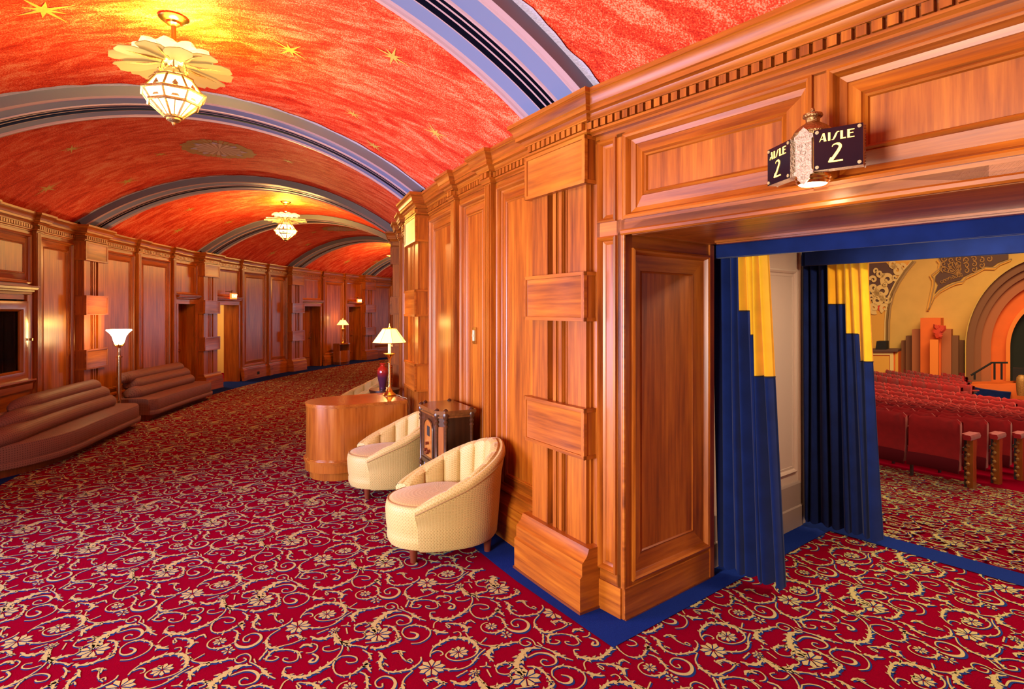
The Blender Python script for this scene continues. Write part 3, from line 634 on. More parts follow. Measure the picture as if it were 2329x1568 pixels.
def crop2floor(x, y): v = back(900 + x / 4.658, 1280 + y / 4.658); return Vector((v.x, v.y))
WS = 3.35 / 1300 / 4.658
def catmull(pts, step):
    out = []
    P = [pts[0]] + pts + [pts[-1]]
    for i in range(1, len(P) - 2):
        L_ = (P[i + 1][0] - P[i][0]).length; n = max(2, int(L_ / step))
        for j in range(n):
            t = j / n; a0, a1, a2, a3 = P[i - 1], P[i], P[i + 1], P[i + 2]
            q = .5 * ((2 * a1[0]) + (a2[0] - a0[0]) * t + (2 * a0[0] - 5 * a1[0] + 4 * a2[0] - a3[0]) * t * t + (-a0[0] + 3 * a1[0] - 3 * a2[0] + a3[0]) * t ** 3)
            out.append((q, a1[1] + (a2[1] - a1[1]) * t))
    out.append(pts[-1]); return out
def tile(step):
    G = []; B = []          # quads (4 x 2d)
    for pts, ws, leafy in ST:
        P = catmull([(crop2floor(*p), w_ * WS) for p, w_ in zip(pts, ws)], step); prev = None
        for i, (q, w_) in enumerate(P):
            d = (P[min(i + 1, len(P) - 1)][0] - P[max(0, i - 1)][0]); d = d.normalized() if d.length > 1e-6 else Vector((1, 0)); n = Vector((-d.y, d.x))
            if leafy and w_ > .008: l = w_ * (.24 + .42 * ((i * .31) % 1)); r = w_ * (.24 + .42 * ((i * .31 + .5) % 1))
            else: l = r = max(w_ * .5, .0035)
            A_, B_ = q + n * l, q - n * r
            if prev is not None:
                G.append((prev[0], A_, B_, prev[1]))
                if w_ > .0045:
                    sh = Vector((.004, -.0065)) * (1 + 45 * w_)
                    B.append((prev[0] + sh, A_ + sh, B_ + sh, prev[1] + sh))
                if w_ > .013 and leafy and i % 2: # inner blue veins
                    o1 = q + n * w_ * .12; B.append((o1 + n * .003, q + d * .012 + n * (w_ * .2), q + d * .013 - n * .001, o1 - n * .003 + Vector((0, 1e-4))))
            if leafy and w_ > .010 and i % (3 if step < .01 else 1) == 0:
                for sd in (1, -1):
                    if (i // 3) % 2 == (sd > 0): continue
                    e0 = q + n * (sd * w_ * .3); ln = w_ * 1.0 + .006; tp = e0 + (n * sd * .75 + d * .65) * ln; m1_ = e0 + (n * sd * .25 + d * .75) * ln * .6; m2_ = e0 + (n * sd * .75 + d * .05) * ln * .5
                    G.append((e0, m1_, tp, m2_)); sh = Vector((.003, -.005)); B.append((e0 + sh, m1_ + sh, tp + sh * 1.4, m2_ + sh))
            prev = (A_, B_)
    for (x, y, r, n_) in FLW:
        c = crop2floor(x, y); rr = r * WS * 1.0
        for i in range(n_):
            an = 2 * pi * i / n_ + .3; tip = c + Vector((cos(an), sin(an))) * rr; s1 = c + Vector((cos(an - .3), sin(an - .3))) * rr * .72; s2 = c + Vector((cos(an + .26), sin(an + .26))) * rr * .8; b0 = c + Vector((cos(an), sin(an))) * rr * .14
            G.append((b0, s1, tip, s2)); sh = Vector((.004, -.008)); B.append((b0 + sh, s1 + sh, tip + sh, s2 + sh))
    return np.array([[tuple(v) for v in q] for q in G]), np.array([[tuple(v) for v in q] for q in B])
hiG, hiB = tile(.008); loG, loB = tile(.02)
def ok_main(x, y):
    rad = np.hypot(x - CX, y - CY); k_ = (TH0 - (np.arctan2(y - CY, x - CX) % (2 * pi))) / DK
    s_ = (x - C0.x) * N2.x + (y - C0.y) * N2.y; t_ = (x - C0.x) * T2.x + (y - C0.y) * T2.y
    lobby = (rad > RI + .31) & (rad < RO - .57) & (k_ > -2.1) & (k_ < 6.8)
    lobby &= ~((k_ < .2) & (k_ > -1.2) & (s_ > -.24))
    lobby2 = (s_ < -.235) & (s_ > -1.0) & (t_ > -.1) & (t_ < 2.3)
    vest = (s_ > -.3) & (s_ < 2.23) & (t_ > .135) & (t_ < OW - .15)
    aud = (s_ > S0) & (s_ < 6.5) & (t_ > -1.2)
    return lobby | lobby2 | vest, aud
V1a, V2a = np.array(V1[:]), np.array(V2[:]); cen = hiG.mean(axis=(0, 1))
quads = []; mats_ = []
for i in range(-22, 34):
    for j in range(-16, 42):
        o = V1a * i + V2a * j; c = cen + o; dist = hypot(*c)
        if c[1] < .8 or dist > 27 or abs(c[0]) > c[1] * .896 + 1.6: continue
        m_, a_ = ok_main(*c)
        rad = hypot(c[0] - CX, c[1] - CY)
        if rad > RO + .6: continue
        if rad < RI - 7: continue
        hi = dist < 6
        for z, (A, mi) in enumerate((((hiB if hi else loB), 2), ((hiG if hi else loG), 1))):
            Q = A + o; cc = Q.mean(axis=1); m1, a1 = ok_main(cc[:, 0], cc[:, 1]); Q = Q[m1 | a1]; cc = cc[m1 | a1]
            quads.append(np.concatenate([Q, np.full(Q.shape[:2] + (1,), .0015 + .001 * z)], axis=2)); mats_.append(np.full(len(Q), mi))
Q = np.concatenate(quads); mi = np.concatenate(mats_)
sv = (Q[..., 0] - C0.x) * N2.x + (Q[..., 1] - C0.y) * N2.y
rq = np.hypot(Q[..., 0] - CX, Q[..., 1] - CY); Q[..., 2] += np.where((sv > S0) & (rq < RI - .3), -.11 * (sv - S0), 0)
base = [tuple(v) for v in FL.V]
aud = MB()
for i in range(20):
    for j in range(20):
        s0, s1 = S0 + i * 1.15, S0 + (i + 1) * 1.15; t0, t1 = -14 + j * 1.5, -14 + (j + 1) * 1.5
        if i == 0: s1 = S0 + 1.15
        if min(hypot(q2(a_, b_)[0] - CX, q2(a_, b_)[1] - CY) for a_ in (s0, s1) for b_ in (t0, t1)) > RI - .3: continue
        aud.face([q2(s0 if i else S0 - .3, t0), q2(s0 if i else S0 - .3, t1), q2(s1, t1), q2(s1, t0)], uv=[(0, 0)] * 4)
V = np.concatenate([np.array(FL.V, float), np.array(aud.V, float), Q.reshape(-1, 3)]); nb = (len(FL.V) + len(aud.V)) // 4
faces = np.arange(len(V)).reshape(-1, 4)
me = bpy.data.meshes.new('floor'); me.vertices.add(len(V)); me.vertices.foreach_set('co', V.ravel().astype(np.float32))
me.loops.add(len(V)); me.loops.foreach_set('vertex_index', faces.ravel().astype(np.int32))
me.polygons.add(len(faces)); me.polygons.foreach_set('loop_start', np.arange(0, len(V), 4, dtype=np.int32))
me.polygons.foreach_set('material_index', np.concatenate([np.zeros(nb, int), mi]).astype(np.int32)); me.update(calc_edges=True); me.validate()
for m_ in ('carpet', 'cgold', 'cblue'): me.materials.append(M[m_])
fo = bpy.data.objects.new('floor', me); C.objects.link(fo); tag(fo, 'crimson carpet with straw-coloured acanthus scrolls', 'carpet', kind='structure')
# plain blue border fitted along the walls
a = MB()
def ring(r0, r1, ka, kb, n, z=.004):
    kk = np.linspace(ka, kb, n + 1)
    for k0, k1 in zip(kk[:-1], kk[1:]):
        a.face([pol(r0, k0, z), pol(r1, k0, z), pol(r1, k1, z), pol(r0, k1, z)], uv=[(0, 0)] * 4)
ring(RI - .05, RI + .31, .055, 6.9, 80); ring(RO - .57, RO + .3, -2.2, 6.9, 90)
zb = .0046
pa = pol(RI + .31, .055, zb); pb = pol(RI - .05, .055, zb)
ap = C0 + N2 * -.24 + T2 * .135; api = C0 + N2 * .05 + T2 * .135
a.face([pb, (api.x, api.y, zb), (ap.x, ap.y, zb), pa], uv=[(0, 0)] * 4)
def st4(s0, s1, t0, t1, z=zb): a.face([(*(C0 + N2 * s + T2 * t).xy, z + zfl(*(C0 + N2 * s + T2 * t).xy)) for s, t in ((s0, t0), (s1, t0), (s1, t1), (s0, t1))], uv=[(0, 0)] * 4)
zb = .0052; st4(.0, 2.23, -.3, .135, .0052); st4(-.24, 2.23, OW - .15, OW + .4); st4(2.23, S0, -.6, OW + .8, .0045)
bo_ = a.build('carpet_border', 'border'); bo_.parent = fo; tag(bo_, 'plain royal blue carpet border')

# auditorium seating, upright seats with camel-back tops
E0 = Vector((5.39, 6.80)); UU = Vector((.833, .552)); TT = Vector((-.552, .833)); RR0 = 26.0; CC = E0 + UU * RR0
def seatmesh(full=True):
    parts = {}
    a = MB(); W2 = .27; n = 14; P = []
    def top(x): x = abs(x) / W2; return .80 - .028 * (sin(x * pi * 1.0) ** 2) + .018 * max(0, 1 - abs(x - .78) / .25) - .03 * max(0, x - .93) / .07
    xs = np.linspace(-W2, W2, n)
    prof = lambda x: [(-.10, .20), (-.075, .30), (-.055, .45), (-.05, .62), (-.055, top(x) - .03), (-.03, top(x)), (.0, top(x) - .01), (.01, top(x) - .05), (0, .5), (-.01, .20)]
    for x in xs: P.append([(x, y - .03 * (1 - (x / W2) ** 2) * -1 - .03, z) for y, z in prof(x)])
    a.grid(P, closev=True); a.face([p for p in P[0]]); a.face([p for p in reversed(P[-1])]); parts['backrest'] = (a, 'seat')
    b = MB(); P = [[(x, y - .004 - .03 + .03 * (1 - (x / W2) ** 2) , z) for y, z in ((-.10, .17), (-.112, .21), (-.092, .30), (-.082, .33), (-.06, .30), (-.07, .17))] for x in xs]
    b.grid(P, closev=True); b.face(P[0]); b.face(list(reversed(P[-1]))); parts['lower_back_panel'] = (b, 'seatlow')
    c = MB(); c.grid([[(x, y, z) for y, z in ((.05, .36), (.05, .74 - 0.02 * (x / W2) ** 2), (.09, .78 - .03 * (x / W2) ** 2), (.14, .74), (.16, .55), (.14, .36))] for x in np.linspace(-.23, .23, 8)], closev=True); parts['seat_cushion'] = (c, 'seat')
    d = MB(); d.cbox(.285, .05, .30, .022, .05, .60); d.cbox(.285, .09, .57, .03, .12, .05); d.cbox(.285, 0.03, .45, .035, .07, .04); parts['standard'] = (d, 'iron')
    e = MB(); e.cbox(.285, .10, .615, .05, .24, .035); parts['armrest'] = (e, 'seat')
    return parts
SP = {}
for nm, (mb, mt) in seatmesh().items():
    o = mb.build(nm, mt, None, 50); SP[nm] = o
wh = MB(); off = 0
whole = MB()
for nm, mat_i in (('backrest', 0), ('lower_back_panel', 1), ('seat_cushion', 1), ('standard', 2), ('armrest', 0)):  # cushions switched to maroon, shade between the rows put into the colour
    mb, _ = seatmesh()[nm]; o_ = len(whole.V); whole.V += mb.V; whole.Fc += [tuple(i + o_ for i in f) for f in mb.Fc]; whole.M += [mat_i] * len(mb.Fc); whole.UV += mb.UV
whole_me = whole.build('theatre_seat', ['seat', 'seatlow', 'iron'], None, 50)
def seat_at(r, j):
    rad = RR0 - .85 * r; off_ = -.15 if r % 2 else 0
    an0 = atan2(-UU.y, -UU.x); q = (j + .5) * .575
    aa = an0 - (q + 0) / rad; p = CC + Vector((cos(aa), sin(aa))) * rad
    z = zfl(p.x, p.y); return p, aa, z
rows_seen = {}
first = True; nseat = 0
order = ['front', 'second', 'third', 'fourth', 'fifth', 'sixth', 'seventh', 'eighth', 'ninth', 'tenth', 'eleventh', 'twelfth', 'thirteenth', 'fourteenth', 'fifteenth', 'sixteenth', 'seventeenth', 'eighteenth', 'nineteenth', 'twentieth']
for r in list(range(0, 14)) + list(range(15, 21)):
    for j in range(-8, 24):
        if r < 3 and j < 0: continue
        p, aa, z = seat_at(r, j)
        px = CXP + F * p.x / p.y; py = HOR + F * (EYE - z - .8) / p.y
        lim = 2345 if r < 15 else 2195
        if px < 1972 or px > lim: continue
        near = r < 3
        blk = 'near block' if r < 14 else 'far block'
        rn = r if r < 14 else r - 15
        c_ = rows_seen.get(r, 0); lb = 'red theatre seat, %s row of the %s, %s' % (order[rn] if rn else 'rear', blk, 'rightmost in view' if c_ == 0 else order[c_] + ' from the right')
        rows_seen[r] = rows_seen.get(r, 0) + 1
        rz = aa + pi / 2 + pi * 1
        if near:
            t = thing('theatre_seat', lb, 'theatre seat', (p.x, p.y, z), aa + pi + pi / 2 - pi, 'seats of the auditorium')
            t.rotation_euler.z = aa + pi / 2
            for nm, so in SP.items():
                c = so.copy(); C.objects.link(c); c.parent = t
        else:
            t = whole_me.copy(); C.objects.link(t); t.location = (p.x, p.y, z); t.rotation_euler.z = aa + pi / 2; tag(t, lb, 'theatre seat', 'seats of the auditorium')
        nseat += 1
for o in list(SP.values()) + [whole_me]: bpy.data.objects.remove(o)
# carved end standards with padded arms
def endstd():
    t = thing('row_end_standard', 'x', 'seat end')
    a = MB(); P = [(-.05, 0), (.05, 0), (.055, .2), (.045, .34), (.06, .42), (.075, .52), (.07, .58), (-.05, .58), (-.045, .42), (-.055, .3), (-.05, .15)]
    a.face([(-.03, y, z) for y, z in P]); a.face([(.03, y, z) for y, z in reversed(P)])
    for i in range(len(P)): p, q = P[i], P[(i + 1) % len(P)]; a.face([(-.03, *p), (.03, *p), (.03, *q), (-.03, *q)])
    a.build('carved_panel', 'wood2', t)
    a = MB()
    for i in range(9): z = .06 + i * .055; a.lathe([(0, z - .02), (.022, z - .01), (.026, z + .01), (.012, z + .028), (0, z + .03)], 8, cx=-.03 + .01 * (-1) ** i, cy=-.045 + .012 * (i % 2))
    for i in range(7): z = .1 + i * .068; a.lathe([(0, z - .02), (.02, z), (0, z + .024)], 8, cx=-.034, cy=.01 + .015 * (-1) ** i)
    a.build('gilt_carving', 'gilt', t, 40)
    a = MB(); a.grid([[(x, y, z) for x, z in ((-.035, .58), (.035, .58), (.042, .61), (.03, .64), (-.03, .64), (-.042, .61))] for y in (-.14, -.12, .1, .16)], closev=True); a.face([(x, -.14, z) for x, z in ((-.035, .58), (.035, .58), (.042, .61), (.03, .64), (-.03, .64), (-.042, .61))]); a.build('armrest_pad', 'seat', t, 40)
    return t
es = None
for r in range(0, 4):
    rad = RR0 - .85 * r; an0 = atan2(-UU.y, -UU.x); aa = an0 + .062 / rad; p = CC + Vector((cos(aa), sin(aa))) * (rad - .02); z = zfl(p.x, p.y)
    lb = 'carved gilt row end with red arm pad, %s' % ('nearest, at the rear row', 'second from the rear', 'third from the rear', 'fourth from the rear at the frame edge')[r]
    if es is None: es = endstd(); es.location = (p.x, p.y, z); es.rotation_euler.z = aa + pi / 2; es['label'] = lb; es['group'] = 'carved row ends along the aisle'
    else: dup(es, (p.x, p.y, z), aa + pi / 2, lb)

# ------------------------------------------------------------------ auditorium end wall
WP = Vector((18.0, 24.0, 0)); WN = Vector((-.66, -.75, 0)).normalized()
def W(px, py, off=0.0):
    d = Vector(((px - CXP) / F, 1, (HOR - py) / F)); o = Vector((0, 0, EYE)); pl = WP + WN * off
    t = (pl - o).dot(WN) / d.dot(WN); return o + d * t
def slab(poly, off, th, name, mat, parent=None, label=None, cat=None, kind=None, smooth=None):
    """outline on the end wall, standing off metres in front and th thick"""
    P = [W(x, y, 0) for x, y in poly]; a = MB(); n = len(P)
    a.face([p + WN * (off + th) for p in P]); a.face([p + WN * off for p in reversed(P)])
    for i in range(n): a.face([P[i] + WN * off, P[(i + 1) % n] + WN * off, P[(i + 1) % n] + WN * (off + th), P[i] + WN * (off + th)])
    o = a.build(name, mat, parent, smooth)
    if label: tag(o, label, cat, kind=kind)
    return o
E5 = lambda x, y: (1940 + x / 4.355, 540 + y / 4.355)
slab([(1700, 400), (2700, 400), (2700, 940), (1700, 940)], -.3, .3, 'wall_auditorium', 'awall', None, 'ochre end wall of the auditorium beside the stage', 'wall', 'structure')
# mural at the left with scrolling waves
mu = slab([E5(100, 230), E5(598, 240), E5(520, 330), E5(440, 450), E5(385, 560), E5(350, 700), E5(335, 840), E5(330, 1110), E5(100, 1110)], .0, .05, 'wall_mural', 'ocher', None, 'mural of golden curling waves above the orange wainscot', 'mural')
def ribbon(pts, w_, off, th, name, mat, parent):
    P = []; n = len(pts); Lf = []; Rt = []
    for i, p in enumerate(pts):
        q = pts[min(i + 1, n - 1)]; o = pts[max(i - 1, 0)]; dx, dy = q[0] - o[0], q[1] - o[1]; l = hypot(dx, dy) or 1; ww = w_[i] if hasattr(w_, '__len__') else w_
        Lf.append((p[0] - dy / l * ww / 2, p[1] + dx / l * ww / 2)); Rt.append((p[0] + dy / l * ww / 2, p[1] - dx / l * ww / 2))
    a = MB(); A_ = [W(*p) for p in Lf]; B_ = [W(*p) for p in Rt]
    a.grid([[A_[i] + WN * off, A_[i] + WN * (off + th), B_[i] + WN * (off + th), B_[i] + WN * off] for i in range(n)])
    return a, A_, B_
swirl = MB(); dark = MB()
def swirls(x, y, r, turns, a0, w_, off, mb):
    pts = []; ws = []
    for i in range(int(16 * turns)):
        t = i / (16 * turns); an = a0 + t * turns * 2 * pi; rr = r * (1 - t * .85); pts.append(E5(x + rr * cos(an), y + rr * sin(an))); ws.append(w_ * (1 - .6 * t) / 4.355)
    a_, _, _ = ribbon(pts, ws, off, .03, '', '', None); o_ = len(mb.V); mb.V += a_.V; mb.Fc += [tuple(q + o_ for q in f) for f in a_.Fc]; mb.M += a_.M; mb.UV += a_.UV
slab([E5(*p) for p in ((165, 260), (330, 250), (400, 320), (450, 420), (400, 520), (365, 640), (200, 680), (165, 560))], .05, .01, 'dark_sea', 'mdark', mu)
slab([E5(*p) for p in ((480, 330), (560, 250), (598, 240), (520, 340), (455, 425))], .055, .01, 'red_sky', 'mred', mu)
slab([E5(*p) for p in ((250, 680), (290, 670), (310, 710), (280, 740), (250, 720))], .055, .02, 'red_patch', 'mred', mu)
slab([E5(*p) for p in ((165, 470), (195, 480), (190, 540), (165, 560))], .055, .015, 'teal_patch', 'teal', mu)
for (x, y, r, tr, a0, w_) in ((300, 540, 75, 1.4, 1.2, 38), (350, 420, 62, 1.3, 2.2, 34), (210, 500, 45, 1.3, .4, 26), (270, 360, 38, 1.3, 0, 20), (205, 420, 36, 1.2, 3, 20), (240, 620, 66, 1.3, 4, 34), (210, 700, 48, 1.5, 1, 30), (320, 700, 44, 1.2, 2, 26), (440, 330, 55, 1.3, 3.6, 34),
                              (400, 265, 40, 1.4, .5, 22), (190, 600, 34, 1.2, 2, 20), (340, 620, 40, 1.2, 5, 22), (500, 300, 34, 1.1, 4, 22), (235, 330, 26, 1.1, 2, 14), (310, 470, 30, 1.1, 5, 16), (420, 400, 30, 1.1, 1, 18)):
    swirls(x, y, r, tr, a0, w_ * 1.45, .07, swirl)
swirl.build('gilded_waves', 'pale', mu)
cr = [E5(*p) for p in ((600, 238), (520, 330), (440, 450), (385, 560), (350, 700), (338, 840), (335, 1100))]
for dx, mt in ((0, 'ornam'), (5, 'goldd'), (-3.5, 'pale')):
    a_, _, _ = ribbon([(x + dx, y) for x, y in cr], 4.2, 0, .10 - abs(dx) * .005, '', '', None); a_.build('arch_moulding', mt, mu)
# pierced ornamental grille
gp = [(850, 225), (880, 260), (872, 330), (820, 385), (818, 430), (845, 470), (812, 560), (850, 520), (930, 470), (1000, 440), (1065, 425), (1100, 390), (1200, 340), (1300, 290), (1385, 290), (1440, 250), (1540, 215), (1540, 150), (850, 150)]
gr = slab([E5(*p) for p in gp], .02, .04, 'ceiling_grille', 'mdark', None, 'pointed gilded ornamental grille on the ochre wall below the pelmet', 'ornamental grille')
out = [(835, 225), (862, 262), (850, 320), (768, 388), (795, 430), (795, 480), (742, 730), (800, 600), (860, 540), (950, 490), (1020, 460), (1080, 450), (1115, 405), (1210, 360), (1300, 310), (1400, 312), (1450, 270), (1560, 225)]
for i, (mt, sh, wd) in enumerate((('ocher', 0, 5.5), ('goldd', 4, 2.5))):
    a_, _, _ = ribbon([(x + sh * .7, y - sh * .7) for x, y in (E5(*p) for p in out)], wd, 0, .08 + .02 * i, '', '', None); a_.build('grille_border', mt, gr)
g2 = MB()
for (x, y, r, tr, a0, w_) in [(900 + 75 * (i % 8), 215 + 52 * (i // 8) + 12 * (i % 2), 30, 1.2, i * .9, 13) for i in range(24)] + [(880 + 28 * i, 440 - 10 * i, 18, 1.1, i, 9) for i in range(8)]:
    if y > 225 + (1400 - x) * .55 or y < 180: continue
    swirls(x, y, r, tr, a0, w_, .06, g2)
for i in range(7): # fan ribs
    x0, y0_ = E5(1060, 380); x1, y1_ = E5(1060 - 170 * cos(.3 + i * .22), 380 - 150 * sin(.3 + i * .3))
    a_, _, _ = ribbon([(x0, y0_), ((x0 + x1) / 2, (y0_ + y1_) / 2), (x1, y1_)], 1.6, .06, .03, '', '', None); o_ = len(g2.V); g2.V += a_.V; g2.Fc += [tuple(q + o_ for q in f) for f in a_.Fc]; g2.M += a_.M; g2.UV += a_.UV
g2.build('gilt_tracery', 'gilt', gr)
# stepped pylon with column and figure
py_ = thing('stepped_pylon', 'stepped orange and brown pylon with a red figure on its column', 'wall monument', W(2120, 870, 0), kind='structure')
inv = -Vector(py_.location)
def pc(o, nm=None): o.parent = py_; o.location = inv; return o
YB = 1490
for (x0, x1, yt, off, mt) in ((490, 560, 1020, .35, 'abrown'), (1050, 1105, 1018, .35, 'abrown3'), (542, 640, 973, .6, 'abrown3'), (985, 1055, 972, .6, 'abrown3'), (612, 740, 908, .9, 'abrown2'), (895, 990, 907, .9, 'abrown2'), (704, 898, 797, 1.25, 'aorange')):
    pc(slab([E5(x0, yt), E5(x1, yt), E5(x1, YB), E5(x0, YB)], 0, off, 'step', mt))
pc(slab([E5(806, 1000), E5(885, 1000), E5(885, YB), E5(806, YB)], 1.25, .45, 'column', 'aor2'))
fg = MB()
for (x, y, r) in ((855, 985, 26), (850, 960, 20), (838, 940, 22), (862, 925, 22), (845, 900, 22), (868, 890, 18), (838, 885, 13), (828, 975, 10), (880, 955, 10), (822, 945, 9), (856, 875, 9), (882, 880, 8)):
    c = W(*E5(x, y), 1.48); rr = r / 4.355 / F * c.y; fg.lathe([(0, c.z - rr), (rr * .7, c.z - rr * .7), (rr, c.z), (rr * .7, c.z + rr * .7), (0, c.z + rr)], 8, cx=c.x, cy=c.y)
for pts in (((855, 990), (838, 960), (850, 930), (872, 900)), ((850, 930), (825, 935), (812, 950)), ((862, 925), (885, 905), (880, 878)), ((845, 900), (830, 885), (835, 870))):
    fg.tube([W(*E5(*p), 1.5) for p in pts], .13, 6)
pc(fg.build('figure', 'plaster_red', None, 50))
# orange wainscot block with cream frame, speaker on its ledge
ws_ = thing('wainscot_block', 'orange panelled block with pale frame below the mural', 'wainscot', W(2020, 870, 0), kind='structure'); inv2 = -Vector(ws_.location)
for args in (([(150, 1110), (490, 1110), (490, 1500), (150, 1500)], 0, 1.2, 'body', 'aorange'), ([(140, 1100), (492, 1098), (492, 1118), (140, 1120)], 0, 1.35, 'ledge', 'mdark'), ([(150, 1122), (445, 1122), (445, 1150), (150, 1150)], 1.2, .05, 'frame', 'pale'),
             ([(412, 1150), (447, 1150), (447, 1500), (412, 1500)], 1.2, .05, 'frame', 'pale'), ([(462, 1122), (490, 1122), (490, 1500), (462, 1500)], 1.2, .03, 'corner_panel', 'ocher'), ([(160, 1160), (405, 1160), (405, 1490), (160, 1490)], 1.2, .02, 'panel', 'ocher')):
    o = slab([E5(*p) for p in args[0]], args[1], args[2], args[3], args[4], ws_); o.location = inv2
sp = slab([E5(282, 1020), E5(374, 1020), E5(374, 1102), E5(270, 1102)], .5, .7, 'loudspeaker', 'almost', None, 'black loudspeaker standing on the ledge of the orange block', 'speaker')
# proscenium arch in nested steps
pr = tag(bpy.data.objects.new('arch', None), 'nested brown and orange arch round the dark stage', 'stage arch', kind='structure'); C.objects.link(pr)
def archring(r0, r1, z0, z1, name, mat):
    cx0, cy0 = 2405.7, 790; a = MB(); rows = []
    pts = [(1, 100)] + [(cos(t), -sin(t)) for t in []]
    path = [(pi, 90)] + [(pi, 0)] + [(pi - i * .08, 0) for i in range(1, 22)]
    for an, dn in path:
        row = []
        for rr, of in ((r0, z0), (r0, z1), (r1, z1), (r1, z0)):
            row.append(W(cx0 + rr * cos(an), cy0 - rr * sin(an) + dn, of))
        rows.append(row)
    a.grid(rows); return a.build(name, mat, pr)
archring(211, 208.5, 0, 1.0, 'gilt_edge', 'gold')
for r0, r1, of, mt in ((209, 191, .85, 'abrown3'), (191, 175, .7, 'abrown'), (175, 152, .55, 'abrown2'), (152, 118, .35, 'aorange'), (118, 108, .6, 'aor2')):
    archring(r0, r1, 0, of, 'arch_step', mt)
slab([(2405.7 + 112 * cos(pi - i * .1), 790 - 112 * sin(pi - i * .1)) for i in range(20)] + [(2520, 900), (2293, 900)], .0, .3, 'stage_opening_dark', 'stagedark', None, 'near-black sheet for the dark stage opening inside the orange arch', 'stage opening')  # sheet standing in for the shade of the open stage
# stage lip, handrail, stage loudspeaker, gilded pot
slab([E5(1198, 1410), E5(1720, 1400), E5(1720, 1600), E5(1198, 1560)], .9, 1.4, 'stage_platform', 'aorange', None, 'low orange stage platform at the right edge', 'stage')
o = slab([E5(1218, 1422), E5(1300, 1440), E5(1460, 1460), E5(1570, 1470), E5(1560, 1530), E5(1400, 1520), E5(1225, 1500)], 2.3, .25, 'stage_skirt', 'velvet', None, 'gathered blue skirt hung along the stage front', 'skirt')
hr = thing('handrail', 'black handrail sloping down beside the stage steps', 'handrail', W(2230, 860, 2.0)); iv = -Vector(hr.location)
a = MB(); a.tube([W(*E5(1168, 1368), 2.2), W(*E5(1375, 1243), 2.2), W(*E5(1535, 1243), 2.2)], .035, 6); o = a.build('rail', 'almost', hr, 40); o.location = iv
for x, y0_, y1_ in ((1205, 1350, 1410), (1402, 1245, 1410), (1472, 1245, 1410)):
    a = MB(); a.tube([W(*E5(x, y0_), 2.2), W(*E5(x, y1_), 2.2)], .035, 6); o = a.build('post', 'almost', hr, 40); o.location = iv
slab([E5(1585, 1265), E5(1760, 1270), E5(1760, 1385), E5(1585, 1380)], 1.2, .6, 'stage_loudspeaker', 'almost', None, 'large black loudspeaker cabinet on the stage at the frame edge', 'speaker')
c = W(*E5(1672, 1500), 3.0); s_ = c.y / F / 4.355
a = MB(); a.lathe([(0, -70 * s_), (36 * s_, -70 * s_), (42 * s_, -20 * s_), (46 * s_, 60 * s_), (40 * s_, 110 * s_), (24 * s_, 132 * s_), (0, 138 * s_)], 14); tag(a.build('gilded_newel', 'gilt', None, 40, loc=c), 'rounded gilded newel in front of the stage at the frame edge', 'newel')
# the house lights and side walls of the auditorium
def ar(name, loc, rot, sx, sy, e, col):
    l = bpy.data.lights.new(name, 'AREA'); l.shape = 'RECTANGLE'; l.size = sx; l.size_y = sy; l.energy = e; l.color = col
    o = bpy.data.objects.new(name, l); C.objects.link(o); o.location = loc; o.rotation_euler = rot; return o
ar('house_light', (13, 14, 7.5), (0, 0, 0), 8, 8, 2400, (1, .72, .36))
ar('house_light', (5.6, 4.6, 5.2), (0, 0, 0), 2.2, 2.2, 170, (1, .72, .38))
a = MB(); a.face([(-4, 34, 9), (40, 34, 9), (40, -6, 9), (3.4, -1, 9), (1.6, 6, 9)]); tag(a.build('ceiling_auditorium', 'awall'), 'high auditorium ceiling hidden by the pelmet', 'ceiling', kind='structure')
# ------------------------------------------------------------------ doors, window, room beyond
def kspan(k, j):
    ks = [k * KO + hp, (k + WPO[0]) * KO - .055, (k + WPO[0]) * KO + .055, (k + WPO[1]) * KO - .055, (k + WPO[1]) * KO + .055, (k + 1) * KO - hp]
    return ks[2 * j], ks[2 * j + 1]
dn = 0
for (k, j), lb in (((2, 2), 'dark recessed wooden door above the far end of the second sofa'), ((4, 0), 'closed wooden door just right of the sheen-lit pier'), ((4, 2), 'closed dark door under the farthest exit sign, with lever handle')):
    dn += 1; ua, ub = kspan(k, j); t = thing('door_%d' % dn, lb, 'door', tout((ua + ub) / 2, -.3, 0), kind='structure'); iv = -Vector(t.location)
    a = MB(tout).new(g='v'); a.box(ua + .11, ub - .11, -.34, -.30, 0, 1.84, 2); a.panel(ua + .22, ub - .22, .28, 1.70, [(0, -.30), (.0, -.286), (.012, -.28), (.022, -.288), (.03, -.30 + .002), (.04, -.298)], 2)
    o = a.build('door_leaf', 'wood2', t, 25); o.location = iv
    a = MB(tout); a.box(ub - .21, ub - .16, -.30, -.27, .85, .90); a.box(ub - .30, ub - .17, -.27, -.255, .865, .885); a.box(ub - .20, ub - .17, -.30, -.285, 1.02, 1.05); o = a.build('door_handle', 'brass', t); o.location = iv
ua, ub = kspan(3, 0)   # open doorway to a lit ochre room
t = tag(bpy.data.objects.new('wall_side_room', None), 'ochre walls of the small lit room through the open doorway', 'wall', kind='structure'); C.objects.link(t)
